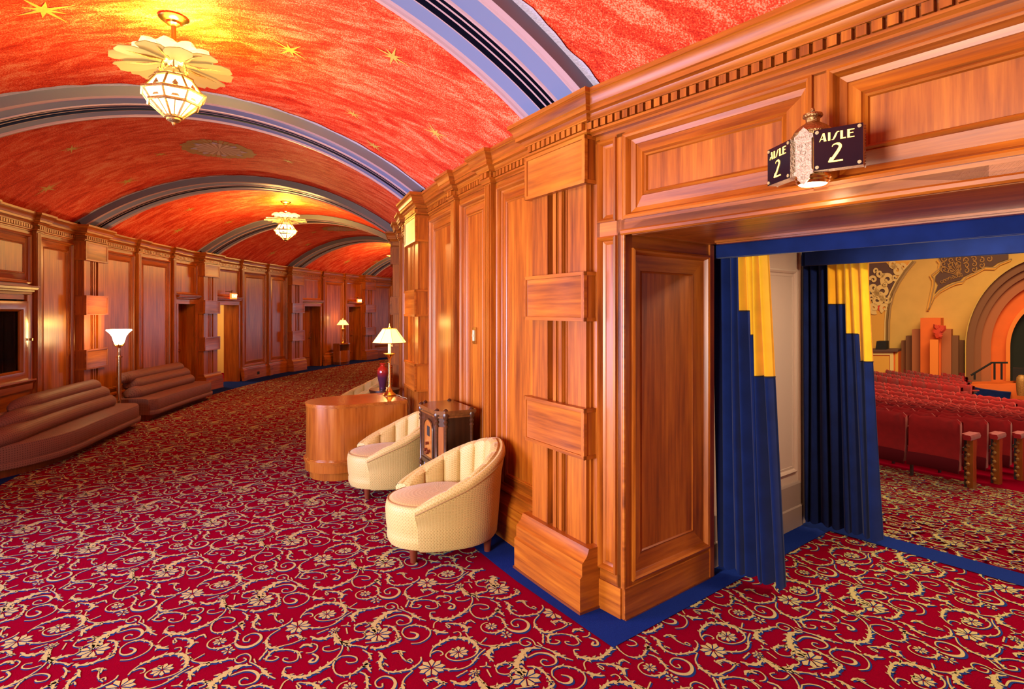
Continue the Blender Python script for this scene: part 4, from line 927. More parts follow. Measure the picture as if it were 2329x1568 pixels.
a = MB(tout); a.face([(ua - 1.2, -2.6, 0), (ub + 1.6, -2.6, 0), (ub + 1.6, -2.6, 2.4), (ua - 1.2, -2.6, 2.4)]); a.face([(ub + 1.6, -.35, 0), (ub + 1.6, -2.6, 0), (ub + 1.6, -2.6, 2.4), (ub + 1.6, -.35, 2.4)]); a.face([(ua - 1.2, -.35, 0), (ua - 1.2, -2.6, 0), (ua - 1.2, -2.6, 2.4), (ua - 1.2, -.35, 2.4)]); a.face([(ua - 1.2, -.35, 2.4), (ub + 1.6, -.35, 2.4), (ub + 1.6, -2.6, 2.4), (ua - 1.2, -2.6, 2.4)])
a.face([(ua - 1.2, -.35, 0), (ua + .1, -.35, 0), (ua + .1, -.35, 2.4), (ua - 1.2, -.35, 2.4)]); a.face([(ub - .1, -.35, 0), (ub + 1.6, -.35, 0), (ub + 1.6, -.35, 2.4), (ub - .1, -.35, 2.4)])
a.build('plaster', 'yroom', t)
a = MB(tout); a.face([(ua - 1.2, -2.6, .001), (ub + 1.6, -2.6, .001), (ub + 1.6, -.3, .001), (ua - 1.2, -.3, .001)]); tag(a.build('floor_side_room', 'carpet'), 'red carpet inside the small lit room', 'carpet', kind='structure')
bs = thing('booth_seat', 'mustard padded booth seat seen through the lit doorway', 'booth seat', tout(ub - .2, -2.1, 0)); iv = -Vector(bs.location)
a = MB(tout); a.box(ua + .3, ub + 1.3, -2.55, -1.75, .12, .42, 6); a.sweep([(-2.55, .42), (-1.72, .42), (-1.70, .46), (-1.74, .5), (-2.55, .5)], ua + .3, ub + 1.3, 5); o = a.build('seat', 'mustard', bs, 30); o.location = iv
a = MB(tout); a.sweep([(-2.55, .5), (-2.35, .5), (-2.38, 1.0), (-2.42, 1.04), (-2.55, 1.04)], ua + .3, ub + 1.3, 5); o = a.build('backrest', 'mustard', bs, 30); o.location = iv
a = MB(tout); a.box(ua + .35, ub + 1.25, -2.55, -1.85, 0, .12, 5); o = a.build('plinth', 'kick', bs); o.location = iv
q = tout((ua + ub) / 2 + .3, -1.4, 2.1); lampo('side_room_light', q, 75, (1, .8, .5), .15)
# window with sheer curtain at the left edge
ua, ub = kspan(1, 1); t = thing('window_1', 'dark framed window with sheer curtain at the left edge of the frame', 'window', tout((ua + ub) / 2, 0, 1.2), kind='structure'); iv = -Vector(t.location)
a = MB(tout).new(g='v'); n = 4
a.panel(ua + .03, ub - .03, 2.04, 2.66, PP, n); a.box(ua, ua + .03, -.02, 0, 0, 2.71); a.box(ub - .03, ub, -.02, 0, 0, 2.71); a.new(g='h'); a.box(ua, ub, -.02, 0, 2.66, 2.71, n); a.box(ua, ub, -.02, 0, 1.84, 2.04, n)
a.sweep([(0, 1.90), (.025, 1.905), (.03, 1.93), (.05, 1.94), (.055, 1.955), (.09, 1.965), (.10, 1.99), (.11, 1.995), (.11, 2.01), (0, 2.01)], ua + .03, ub - .05, n)
a.sweep([(0, .72), (.03, .72), (.035, .80), (.05, .81), (.06, .83), (.075, .835), (.075, .85), (0, .85)], ua + .03, ub - .05, n); a.new(g='h'); a.box(ua, ub, -.02, 0, .33, .74, n)
a.new(g='v'); a.box(ua + .03, ua + .12, -.02, .02, .8, 1.9); a.box(ub - .14, ub - .03, -.02, .02, .84, 1.9)
o = a.build('casing', 'wood', t, 25); o.location = iv
a = MB(tout).new(g='v'); a.panel(ua + .12, ub - .14, .85, 1.82, [(0, 0), (0, .03), (.02, .035), (.10, .03), (.11, .015), (.125, .0), (.125, -.02)], n); del a.Fc[-n:], a.M[-n:], a.UV[-n:]
o = a.build('window_frame', 'wood2', t, 25); o.location = iv
a = MB(tout); P = [[(ua + .2 + (ub - ua - .42) * i / 70, -.09 + .022 * sin(i * .75) + .008 * sin(i * 2.1), z) for z in (.93, 1.3, 1.74)] for i in range(71)]; a.grid(P); o = a.build('sheer_curtain', 'sheer', t, 60); o.location = iv
gl, nt, b = newmat('window_glass'); b.inputs['Transmission Weight'].default_value = 1; b.inputs['Roughness'].default_value = .02; b.inputs['IOR'].default_value = 1.1; M['glass'] = gl
a = MB(tout); a.box(ua + .22, ub - .24, -.022, -.018, .93, 1.74, 3); o = a.build('pane', 'glass', t); o.location = iv
a = MB(tout); a.box(ub - .12, ub - .10, .03, .06, 1.33, 1.36); o = a.build('latch', 'brass', t); o.location = iv
a = MB(tout); a.box(ua - .2, ub + .2, -.5, -.4, 0, 2.71, 2); a.box(ua + .02, ua + .06, -.45, -.03, 0, 2.71); a.box(ub - .06, ub - .02, -.45, -.03, 0, 2.71); a.box(ua, ub, -.45, -.03, 2.0, 2.1, 2); a.box(ua, ub, -.45, -.03, .7, .8, 2); tag(a.build('wall_display_recess', 'almost'), 'black backing behind the dark window', 'wall', kind='structure')

def exit_sign(k, u, zc, lb, name='exit_sign'):
    q = Vector(tout(u, .16, zc)); a_ = TH0 - u / RO; t = thing(name, lb, 'exit sign', q, a_ - pi / 2)
    # local x along the wall, local -y towards the lobby
    a = MB(); a.cbox(0, 0, 0, .215, .05, .13); a.build('lit_box', 'exitred', t)
    for yy, rot in ((-.028, (pi / 2, 0, 0)), ):
        tx = bpy.data.curves.new('lettering', 'FONT'); tx.body = 'EXIT'; tx.size = .105; tx.align_x = 'CENTER'; tx.align_y = 'CENTER'; tx.extrude = .003; tx.space_character = 1.1
        o = bpy.data.objects.new('lettering', tx); C.objects.link(o); o.parent = t; o.location = (0, yy, 0); me_ = bpy.data.meshes.new_from_object(o); bpy.data.objects.remove(o); me_.materials.clear(); me_.materials.append(M['exitlet']); o = bpy.data.objects.new('lettering', me_); C.objects.link(o); o.parent = t; o.location = (0, yy, 0); o.rotation_euler = rot
    a = MB(); a.cbox(0, 0.0, .085, .23, .06, .02); a.cbox(-.07, .07, .11, .02, .16, .02); a.cbox(-.07, .0, .105, .02, .02, .03); a.tube([(-.07, -.01, .12), (-.07, -.01, .14)], .016, 8); a.build('bracket', 'bronze', t)
    return t
for (k, j, dx, lb) in ((3, 0, .02, 'glowing red exit sign above the open lit doorway'), (4, 2, .05, 'small glowing exit sign above the farthest door')):
    ua, ub = kspan(k, j); e = exit_sign(k, (ua + ub) / 2 + dx, 2.04, lb); lampo('exit_glow', Vector(tout((ua + ub) / 2 + dx, .3, 2.04)), .35, (1, .15, .02), .04)

# ------------------------------------------------------------------ pendant lamps
def pendant():
    t = thing('pendant_lamp', 'x', 'pendant lamp')
    # origin at the canopy on the vault, z down
    a = MB(); a.lathe([(0, .0), (.092, 0), (.094, -.012), (.075, -.028), (.05, -.034), (.045, -.05), (.02, -.062), (0, -.062)], 28); a.build('canopy', 'brass', t, 40)
    a = MB(); a.lathe([(.016, -.05), (.018, -.06), (.015, -.07), (.015, -.17), (.02, -.18), (.0, -.19)], 12); a.build('stem', 'brass', t, 40)
    rs = random.Random(3)
    for i in range(12):       # lower ring of frosted glass blades
        an = 2 * pi * i / 12 + .1; a = MB(); P = []
        for q, wd in ((.07, .035), (.16, .06), (.26, .085), (.34, .078), (.37, .052)):
            P.append([(q * cos(an) - s * wd * sin(an), q * sin(an) + s * wd * cos(an), -.30 - .10 * (q - .07) - .012 * abs(s) + (.0 if i % 2 else -.012)) for s in (-1, -.5, 0, .5, 1)])
        a.grid(P); P2 = [[(x, y, z - .005) for x, y, z in row] for row in P]; a.grid(P2); a.build('glass_blade', 'petal', t, 40)
    for i in range(10):       # upper ring of rounded cups, lit from inside
        an = 2 * pi * i / 10; a = MB(); P = []
        for q, wd, z in ((.05, .03, -.27), (.10, .05, -.245), (.155, .066, -.225), (.20, .062, -.222), (.235, .035, -.232), (.243, .006, -.236)):
            P.append([(q * cos(an) - s * wd * sin(an), q * sin(an) + s * wd * cos(an), z - .03 * s * s) for s in (-1, -.6, -.2, .2, .6, 1)])
        a.grid(P); a.build('glass_cup', 'petalhot', t, 40)
    a = MB()
    for i in range(8):        # twisted bronze ribs under the blades
        an = 2 * pi * i / 8 + .25; a.tube([(.06 * cos(an), .06 * sin(an), -.31), (.16 * cos(an + .03), .16 * sin(an + .03), -.335), (.24 * cos(an - .02), .24 * sin(an - .02), -.335), (.33 * cos(an), .33 * sin(an), -.345)], [.009, .012, .008, .002], 6)
    for i in range(6): an = 2 * pi * i / 6; a.tube([(.07 * cos(an), .07 * sin(an), -.30), (.095 * cos(an), .095 * sin(an), -.415)], .005, 6); a.lathe([(0, -.375), (.012, -.39), (.005, -.40), (0, -.41)], 6, cx=.1 * cos(an), cy=.1 * sin(an))
    a.build('bronze_ribs', 'bronze', t, 40)
    lp = [(.085, -.42), (.115, -.435), (.125, -.45), (.185, -.535), (.19, -.54), (.15, -.60), (.145, -.605), (.05, -.69)]
    a = MB(); a.lathe([(.08, -.405)] + lp, 8, a0=.2); g = a.build('lantern_glass', 'glow', t)
    a = MB()
    for z, r_ in ((-.425, .118), (-.535, .20), (-.603, .16)):
        pts = [(r_ * cos(.2 + 2 * pi * i / 8), r_ * sin(.2 + 2 * pi * i / 8), z) for i in range(9)]; a.tube(pts, .011, 6)
    for i in range(8):
        an = .2 + 2 * pi * i / 8; a.tube([((r_ + .003) * cos(an), (r_ + .003) * sin(an), z) for r_, z in lp], .008, 5)
        am = an + pi / 8; a.tube([(.145 * .93 * cos(am), .145 * .93 * sin(am), -.606), (.055 * cos(am), .055 * sin(am), -.685)], .004, 5)
        for zz, rr_ in ((-.52, .176), (-.50, .163), (-.575, .168)): # pierced work
            c_ = (rr_ * .93 * cos(am), rr_ * .93 * sin(am)); w_ = .026
            a.face([(c_[0] - w_ * sin(am), c_[1] + w_ * cos(am), zz - .012), (c_[0] + w_ * sin(am), c_[1] - w_ * cos(am), zz - .012), (c_[0] * 1.0, c_[1] * 1.0, zz + .028)])
    a.build('lantern_frame', 'bronze', t, 40)
    a = MB(); a.lathe([(.056, -.68), (.058, -.695), (.045, -.70), (.045, -.712), (.03, -.722), (.014, -.728), (.008, -.745), (0, -.75)], 16); a.build('finial', 'bronze', t, 40)
    return t
pl = pendant(); pend_k = {.5: 'ornate pendant lamp with glass blades nearest the camera', 2.5: 'farther pendant lamp glowing above the middle of the lobby', 4.5: 'farthest pendant lamp, hidden past the right wall bend'}
for i, (k0, lb) in enumerate(pend_k.items()):
    z0 = vault(-.04, VOFF)[1]; q = pol(RM - .09, k0, z0)
    if i == 0: pl.location = q; pl['label'] = lb; pl['group'] = 'pendant lamps along the lobby vault'
    else: dup(pl, q, .3 * i, lb)
    e = 1.0
    lampo('pendant_up_light', q + Vector((0, 0, -.20)), (125, 110, 90)[i], (1, .72, .07), .05)
    for dx in (-.27, .27): lampo('pendant_down_light', q + Vector((dx, 0, -.62)), (22, 75, 75)[i], (1, .52, .16), .10)

# ------------------------------------------------------------------ aisle sign lantern
sg = thing('aisle_sign', 'brass wall lantern with two black AISLE 2 panels above the opening', 'lit sign', (1.165, 2.215, 0))
a = MB(); RL = .06
a.lathe([(0, 2.487), (.006, 2.485), (.008, 2.475), (.005, 2.47), (.018, 2.468), (.034, 2.462), (.036, 2.455), (.034, 2.45), (.026, 2.446), (.024, 2.43), (.03, 2.425), (.05, 2.412), (.064, 2.398), (.07, 2.388), (.068, 2.382), (.076, 2.378), (.072, 2.37), (RL, 2.366)], 28); a.build('domed_cap', 'bronze', sg, 35)
a = MB(); a.lathe([(RL, 2.368), (RL, 2.225), (.064, 2.22), (.064, 2.212), (.058, 2.206), (.06, 2.20), (.055, 2.195), (.052, 2.19)], 28); a.build('barrel', 'brass', sg, 35)
a = MB(); a.lathe([(.051, 2.192), (.046, 2.188), (0, 2.187)], 28); a.build('lens', 'lens', sg, 60)
def lfr(th): d = Vector((cos(th), sin(th), 0)); return d
fd = -N2                                                  # towards the lobby
# ornate front plate
pdir = Vector((fd.x, fd.y, 0)); pt_ = T2
fo_ = pdir * .070
a = MB()
pr_ = [(-.030, 2.235), (-.030, 2.35), (-.036, 2.352), (-.034, 2.366), (-.022, 2.372), (-.012, 2.385), (0, 2.396), (.012, 2.385), (.022, 2.372), (.034, 2.366), (.036, 2.352), (.030, 2.35), (.030, 2.235), (.036, 2.228), (.036, 2.218), (.024, 2.214), (.022, 2.2), (.012, 2.19), (0, 2.178), (-.012, 2.19), (-.022, 2.2), (-.024, 2.214), (-.036, 2.218), (-.036, 2.228)]
A_ = [fo_ + pt_ * x + Vector((0, 0, z)) for x, z in pr_]; B_ = [v + pdir * .008 for v in A_]
a.face(B_); a.face(list(reversed(A_)))
for i in range(len(A_)): j = (i + 1) % len(A_); a.face([A_[i], A_[j], B_[j], B_[i]])
for (x, z, r, tr, s0) in ((0, 2.30, .016, 1.4, 0), (-.012, 2.272, .010, 1.2, 1), (.012, 2.272, .010, 1.2, 2), (-.012, 2.328, .010, 1.2, 3), (.012, 2.328, .010, 1.2, 4), (0, 2.25, .010, 1.3, 5), (0, 2.205, .010, 1.3, 1)):
    pts = []
    for i in range(14): t_ = i / 13; an = s0 + t_ * tr * 2 * pi; rr = r * (1 - .7 * t_); pts.append(fo_ + pdir * .009 + pt_ * (x + rr * cos(an)) + Vector((0, 0, z + rr * sin(an))))
    a.tube(pts, .0016, 5)
for i in range(9): c = fo_ + pdir * .008 + pt_ * (-.028 + .007 * i); a.tube([c + Vector((0, 0, 2.354)), c + Vector((0, 0, 2.363))], .0024, 5)
a.build('ornate_front_plate', 'filigree', sg, 40)
def glyph(mb, poly, o, ex, th, nrm, w_, h_, mi_=0):
    P = [o + ex * (x * w_) + Vector((0, 0, y * h_)) + nrm * .0006 for x, y in poly]; Q_ = [p + nrm * .0012 for p in P]
    mb.face(Q_, m=mi_)
    for i in range(len(P)): j = (i + 1) % len(P); mb.face([P[i], P[j], Q_[j], Q_[i]], m=mi_)
def thick(mb, pts, ws, o, ex, nrm, w_, h_):
    n = len(pts); Lf = []; Rt = []
    P = catmull([(Vector(p), q) for p, q in zip(pts, ws)], .01)
    for i, (p, q) in enumerate(P):
        d = (P[min(i + 1, len(P) - 1)][0] - P[max(i - 1, 0)][0]); d = Vector((d.x * w_, d.y * h_)); d = d.normalized() if d.length else Vector((1, 0)); Lf.append((p.x - d.y * q / 2 / w_, p.y + d.x * q / 2 / h_)); Rt.append((p.x + d.y * q / 2 / w_, p.y - d.x * q / 2 / h_))
    for i in range(len(P) - 1): mb.face([o + ex * (x * w_) + Vector((0, 0, y * h_)) + nrm * .0016 for x, y in (Lf[i], Lf[i + 1], Rt[i + 1], Rt[i])])
HS_ = .15
def signbox(o, ex, nrm, w_, mirror=False):
    """o = lower corner at the left as read; ex along the text; nrm outwards"""
    dp = .045
    a = MB(); z0, z1 = 0, HS_
    def P(x, y, z): return o + ex * x - nrm * y + Vector((0, 0, z))
    for pts in (((0, dp, z0), (w_, dp, z0), (w_, dp, z1), (0, dp, z1)), ((0, 0, z0), (0, dp, z0), (0, dp, z1), (0, 0, z1)), ((w_, 0, z0), (w_, 0, z1), (w_, dp, z1), (w_, dp, z0)), ((0, 0, z1), (0, dp, z1), (w_, dp, z1), (w_, 0, z1)), ((0, 0, z0), (w_, 0, z0), (w_, dp, z0), (0, dp, z0))): a.face([P(*q) for q in pts])
    for i in range(16): a.tube([P(w_, dp + .0, z0 + i * HS_ / 15), P(w_ + .003, dp + .001, z0 + i * HS_ / 15)], .0035, 5); a.tube([P(0, dp, z0 + i * HS_ / 15), P(-.003, dp, z0 + i * HS_ / 15)], .0035, 5)
    bx = a.build('sign_box', 'filigree', sg)
    a = MB(); a.face([P(x, -.0004, z) for x, z in ((0, z0), (w_, z0), (w_, z1), (0, z1))]); a.face([P(x, .0004, z) for x, z in ((w_, z0), (0, z0), (0, z1), (w_, z1))]); gp_ = a.build('black_glass', 'black', bx)
    a = MB()
    for x in (.07, .93):
        for z in (.07, .93): c = P(x * w_, -.001, z * HS_); a.tube([c, c + nrm * .003], .0065, 12); a.tube([c + nrm * .003, c + nrm * .0045], .003, 8)
    a.build('corner_clips', 'clipbrass', bx, 40)
    a = MB(); oo = P(0, -.0006, 0); nr_off = nrm; hh = HS_; W_ = w_
    B = lambda poly: glyph(a, poly, oo, ex, .001, nrm, W_, hh)
    y0, y1 = .69, .89
    B([(.115, y0), (.128, y0), (.148, y0 + .05), (.205, y0 + .05), (.212, y0), (.265, y0), (.225, y1), (.19, y1)]); glyph(a, [(.156, y0 + .068), (.19, y0 + .15), (.200, y0 + .068)], oo + nr_off * .0014, ex, .001, nrm, W_, hh, 1)
    B([(.30, y0), (.345, y0), (.345, y1), (.30, y1)])
    thick(a, [(.37, y0 + .012), (.405, y0 + .016), (.43, y0 + .06), (.465, y1 - .06), (.49, y1 - .016), (.53, y1 - .012)], (.002, .003, .006, .006, .003, .002), oo, ex, nrm, W_, hh)
    B([(.55, y0), (.66, y0), (.66, y0 + .025), (.60, y0 + .025), (.60, y1), (.55, y1)])
    B([(.69, y0), (.83, y0), (.83, y0 + .02), (.74, y0 + .02), (.74, y0 + .10), (.81, y0 + .10), (.81, y0 + .12), (.74, y0 + .12), (.74, y1 - .02), (.83, y1 - .02), (.83, y1), (.69, y1)])
    thick(a, [(.385, .53), (.40, .565), (.455, .59), (.52, .575), (.55, .52), (.515, .43), (.44, .31), (.36, .19)], (.002, .003, .005, .009, .010, .010, .010, .010), oo, ex, nrm, W_, hh)
    B([(.315, .155), (.60, .155), (.60, .19), (.345, .19), (.40, .27), (.345, .27), (.30, .17)])
    a.build('lettering', ['letter', 'black'], bx)
    o_ = bx; return bx
def rel(v): return v - Vector((1.165, 2.215, 0))
exr = Vector((.79, -.613, 0)).normalized(); nr = Vector((exr.y, -exr.x, 0)); 
signbox(rel(Vector((1.127, 2.135, 2.223))), exr, nr, .158)
exl = Vector((.123, -.992, 0)).normalized(); nl = Vector((exl.y, -exl.x, 0))
signbox(rel(Vector((1.0717, 2.396, 2.223))), exl, nl, .155)
a = MB(); q = rel(Vector((1.30, 2.33, 0))); a.tube([(0, 0, 2.30), (q.x * .9, q.y * .9 + .0, 2.30)], .012, 8); a.tube([Vector((q.x * .88, q.y * .88, 2.30)), Vector((q.x, q.y, 2.30))], .03, 12); a.build('wall_arm', 'bronze', sg, 40)
lampo('aisle_sign_light', (1.165, 2.215, 2.165), 2.2, (1, .8, .45), .03)

# ------------------------------------------------------------------ curtains
def fold_curtain(name, lb, O, ex, w_, z0, z1, nf, amp, topw, steps, hem, flare):
    """O left top on plan, ex along, steps = [(x fraction from, x to, z bottom of yellow)]"""
    nrm = Vector((ex.y, -ex.x, 0)); t = thing(name, lb, 'curtain', (O.x, O.y, 0)); n = nf * 12
    zs = sorted(set([z0, z0 + .1, z0 + .12] + [z0 + (z1 - z0) * i / 12 for i in range(13)] + [s_[2] for s_ in steps]))
    def pt(i, z):
        u = i / n; f = (z1 - z) / (z1 - z0); x = u * (topw + (w_ - topw) * f)
        ph_ = u * nf * 2 * pi + .9 * sin(u * 9) ; d = amp * (.55 + .45 * f) * (abs(sin(ph_ / 2)) ** .7 * 2 - 1) * (1 + .3 * sin(u * 17)) + .012 * sin(ph_ * .37 + f * 3)
        x += .012 * f * sin(ph_ * .5) ; b_ = z + (hem * (.012 * sin(ph_) ) if z < z0 + .01 else 0)
        return Vector((0, 0, b_)) + ex * (x + flare * f * f) + nrm * d
    A = MB(); B = MB()
    for i in range(n):
        u = (i + .5) / n; zy = None
        for (xa, xb, zb) in steps:
            if xa <= u < xb: zy = zb
        for a0, a1 in zip(zs[:-1], zs[1:]):
            tgt = B if (zy is not None and a0 >= zy - 1e-6) else A
            tgt.face([pt(i, a0), pt(i + 1, a0), pt(i + 1, a1), pt(i, a1)], uv=[(0, 0)] * 4)
    A.build('blue_velvet', 'velvet', t, 60); B.build('yellow_velvet_panel', 'yvelvet', t, 60)
    for (xa, xb, zb) in steps:
        pts = [pt(i, zb) for i in range(int(xa * n), int(xb * n) + 1)]
        if len(pts) > 2: S = MB(); S.tube(pts, .004, 6); S.build('seam', 'thread', t)
    return t
fold_curtain('curtain', 'nearer blue velvet curtain with stepped yellow panel beside the wooden jamb', C0 + N2 * .957 + T2 * -.05, T2, .45, .055, 2.10, 7, .045, .36, [(.52, .66, 1.70), (.66, .72, 1.55), (.72, 1.001, 1.30)], 1, .02)
fold_curtain('curtain', 'farther blue velvet curtain with stepped yellow panel beside the cream wall', C0 + N2 * 2.205 + T2 * -.055, T2, .565, .055, 2.16, 8, .045, .46, [(.44, .68, 1.75), (.68, .83, 1.53), (.83, 1.001, 1.33)], 1, .0)
for s_, z0, z1, lb, nb_ in ((.892, 2.037, 2.16, 'near blue velvet pelmet across the top of the opening', 1), (2.13, 2.05, 2.315, 'second blue velvet pelmet, deeper in the opening', 2)):
    a = MB(thd); a.box(-.03, OW + .05, -s_ - .03, -s_, z0, z1, 3); P = [[(x, -s_ + .012 + .006 * sin(x * 4), z0 + .004 * sin(x * 5 + s_)), (x, -s_ + .012, z1)] for x in np.linspace(-.0, OW + .02, 30)]
    a.grid(P); a.grid([[(p[0][0], p[0][1], p[0][2]), (p[0][0], -s_ - .03, z0 + .0)] for p in P]); tag(a.build('pelmet', 'velvet', None, 40), lb, 'pelmet')

# ------------------------------------------------------------------ armchairs
def armchair():
    t = thing('armchair', 'x', 'armchair')      # faces +x locally
    nA = 133; PH0 = R(128)
    def shape(ph):       # ph = 0 at the back, +-PH0 at the arm ends
        s = abs(ph) / PH0; top = .745 - .335 * (s ** 1.55) ; return s, top
    def xy(ph, r, sx=1.0): f = 1.04 if cos(ph) > 0 else 1.42; return (-cos(ph) * r * f + .0, sin(ph) * r * (1 if cos(ph) > 0 else 1 + .10 * cos(ph) ** 2))
    phs = np.linspace(-PH0, PH0, nA)
    a = MB(); P = []
    for ph in phs:
        s, top = shape(ph); ro = .335 + .0; fl = .045 * (1 - s * .5)
        row = [(ro - .012, .10), (ro, .12), (ro + fl * .3, .26), (ro + fl * .8, top * .75 if top * .75 > .3 else .3), (ro + fl + .01, top - .075), (ro + fl + .012, top - .05)]
        P.append([(*xy(ph, r_), z) for r_, z in row])
    a.grid(P); P0 = P; a.build('outer_shell', 'damask', t, 50)
    a = MB(); P = []
    for ph in phs:
        s, top = shape(ph); ro = .335; fl = .045 * (1 - s * .5); rr = ro + fl + .012
        P.append([(*xy(ph, r_), z) for r_, z in [(rr, top - .05), (rr + .004, top - .03), (rr - .002, top - .010), (rr - .016, top), (rr - .032, top - .006), (rr - .036, top - .014)]])
    a.grid(P); a.build('rolled_edge', 'damask', t, 50)
    a = MB(); P = []; nch = 11
    for i, ph in enumerate(phs):
        s, top = shape(ph); ro = .335; fl = .045 * (1 - s * .5); rr = ro + fl + .012 - .036; tk = .075 - .01 * s
        cc = abs(sin((ph + PH0) / (2 * PH0) * nch * pi)) ** .45; ch = .026 * (1 - cc); rb = .262
        row = [(rr, top - .014), (rr - .012, top + .004 - ch * .25), (rr - .035, top + .006 - ch * .5), (rr - tk * .85, top - .012 - ch * .6), (rr - tk + ch, top - .05)] + [(rr - tk + (rb - rr + tk) * q + ch, top - .05 + (.33 - top + .05) * q) for q in (.15, .4, .7, .9, 1)]
        P.append([(*xy(ph, r_), z) for r_, z in row])
    a.grid(P); a.build('channelled_inner_back', 'damask', t, 35)
    for sgn in (-1, 1):   # arm fronts
        ph = sgn * PH0; s, top = shape(ph); ro = .335; fl = .045 * .5; rr = ro + fl + .012
        pts = [(ro - .012, .10), (ro, .12), (ro + fl * .3, .26), (ro + fl * .8, .3), (rr, top - .05), (rr + .004, top - .03), (rr - .008, top - .008), (rr - .035, top), (rr - .06, top - .004), (rr - .085, top - .02), (rr - .09, top - .055), (.265, .33), (.265, .10)]
        a = MB(); o3 = [Vector((*xy(ph, r_), z)) for r_, z in pts]; dv = Vector((sin(PH0) , sgn * cos(PH0), 0)) * .0; c = sum(o3, Vector()) / len(o3) + Vector((.016, 0, 0))
        for i in range(len(o3)): a.face([o3[i], o3[(i + 1) % len(o3)], c])
        a.build('arm_front', 'damask', t, 60)
    a = MB(); P = []          # seat with rounded front
    N_ = 48
    def out(an, r): # superellipse-ish: round, pushed forward
        return (.075 + r * 1.20 * cos(an) if cos(an) > 0 else .075 + r * .95 * cos(an), r * .93 * sin(an))
    rings = [(0, .405), (.15, .405), (.27, .398), (.30, .388), (.312, .37), (.318, .33), (.312, .22), (.305, .175), (.308, .165), (.308, .13), (.295, .095), (.28, .09), (0, .09)]
    a.grid([[(*out(2 * pi * j / N_, r_), z) for j in range(N_)] for r_, z in rings], closev=True); a.build('seat', 'damask', t, 50)
    a = MB(); a.tube([(*out(2 * pi * j / N_, .304), .387) for j in range(-14, 15)], .005, 6)
    a.tube([(*xy(ph, .335 + .045 * (1 - abs(ph) / PH0 * .5) + .014), shape(ph)[1] - .05) for ph in phs], .0045, 6); a.build('piping', 'piping', t, 50)
    for x, y in ((.30, .17), (.30, -.17), (-.22, .2), (-.22, -.2)):
        a = MB(); a.lathe([(0, .1), (.03, .1), (.022, 0), (0, 0)], 12, cx=x, cy=y); a.build('leg', 'legwood', t, 40)
    return t
ac = armchair(); ac.location = (-.455, 4.14, 0); ac.rotation_euler.z = R(203); ac['label'] = 'cream channel-backed armchair nearest the big wooden pier'; ac['group'] = 'cream channel-backed armchairs'
dup(ac, (-1.10, 5.45, 0), R(203), 'cream channel-backed armchair between the desk and the dark radio cabinet')
dup(ac, (-2.22, 8.52, 0), R(200), 'cream channel-backed armchair behind the desk, beyond the vase table')

# ------------------------------------------------------------------ radio cabinet
rc = thing('radio_cabinet', 'dark carved console radio cabinet between two cream armchairs', 'radio cabinet', (-.565, 4.83, 0), atan2(.888, -.46) + 0)
# local x along the wall (away from camera), local y into the wall side negative -> front is +y?
wd, dpth, hh = .50, .29, .90
def R_(x, y): return (x, y)
fp = [(-wd / 2, -dpth / 2), (wd / 2, -dpth / 2), (wd / 2, dpth / 2 - .055), (wd / 2 - .055, dpth / 2), (-wd / 2 + .055, dpth / 2), (-wd / 2, dpth / 2 - .055)]
def grow(poly, d): return [(x * (1 + 2 * d / wd), y * (1 + 2 * d / dpth)) for x, y in poly]
a = MB().new(g='v'); a.prism([(-wd / 2, -dpth / 2), (wd / 2, -dpth / 2), (wd / 2, dpth / 2 - .055), (-wd / 2, dpth / 2 - .055)], .07, .84); a.prism(fp, .42, .84); a.prism(grow(fp, -.02), .07, .13); a.build('case', 'darkwood', rc)
a = MB().new(g='h')
for z, d, e in ((.84, .012, .015), (.855, .004, .012), (.867, .016, .012)): a.prism(grow(fp, d), z, z + e)
a.prism(grow(fp, .022), .879, .9); a.build('top', 'walnuttop', rc)
a = MB()
for (x, y) in [(-wd / 2 + .055, dpth / 2), (wd / 2 - .055, dpth / 2), (-wd / 2, dpth / 2 - .055), (wd / 2, dpth / 2 - .055), (-wd / 2, -dpth / 2 + .01), (wd / 2, -dpth / 2 + .01)]:
    a.lathe([(.0, 0), (.018, 0), (.02, .02), (.012, .04), (.022, .06), (.014, .08), (.016, .1), (.012, .13), (.015, .25), (.018, .36), (.012, .38), (.02, .395), (.012, .41), (.02, .425), (.012, .44), (.013, .76), (.02, .775), (.013, .79), (.021, .81), (.013, .825), (.022, .84), (.024, .87), (.016, .89), (.02, .905), (.01, .915), (0, .918)], 12, cx=x, cy=y)
a.build('turned_columns', 'darkwood', rc, 40)
a = MB().new(g='v')      # front panel with arched top, in the upper half
yf = dpth / 2
arch = [(-.11, .48), (.11, .48), (.11, .72)] + [(.11 * cos(i * pi / 10), .72 + .08 * sin(i * pi / 10)) for i in range(1, 10)] + [(-.11, .72)]
a.face([(x, yf + .002, z) for x, z in arch]); a.build('tuning_panel', 'burl', rc)
a = MB(); pts = [(x, yf + .006, z) for x, z in arch + arch[:1]]; a.tube(pts, .007, 6); a.box(-wd / 2 + .08, wd / 2 - .08, yf - .01, yf + .01, .44, .46); a.build('arched_moulding', 'darkwood', rc, 40)
for x, y0_, x1, y1_ in ((wd / 2, dpth / 2 - .055, wd / 2 - .055, dpth / 2), (-wd / 2 + .055, dpth / 2, -wd / 2, dpth / 2 - .055)):
    a = MB().new(g='v'); ex_ = Vector((x1 - x, y1_ - y0_, 0)); nn = Vector((-ex_.y, ex_.x, 0)).normalized(); nn = nn if nn.y > 0 else -nn; o = Vector((x, y0_, 0)) + nn * .003
    a.face([o + ex_ * q + Vector((0, 0, z)) for q, z in ((.2, .47), (.8, .47), (.8, .77), (.2, .77))], uv=[(0, 0), (.07, 0), (.07, .3), (0, .3)]); a.build('burl_corner', 'burl', rc)
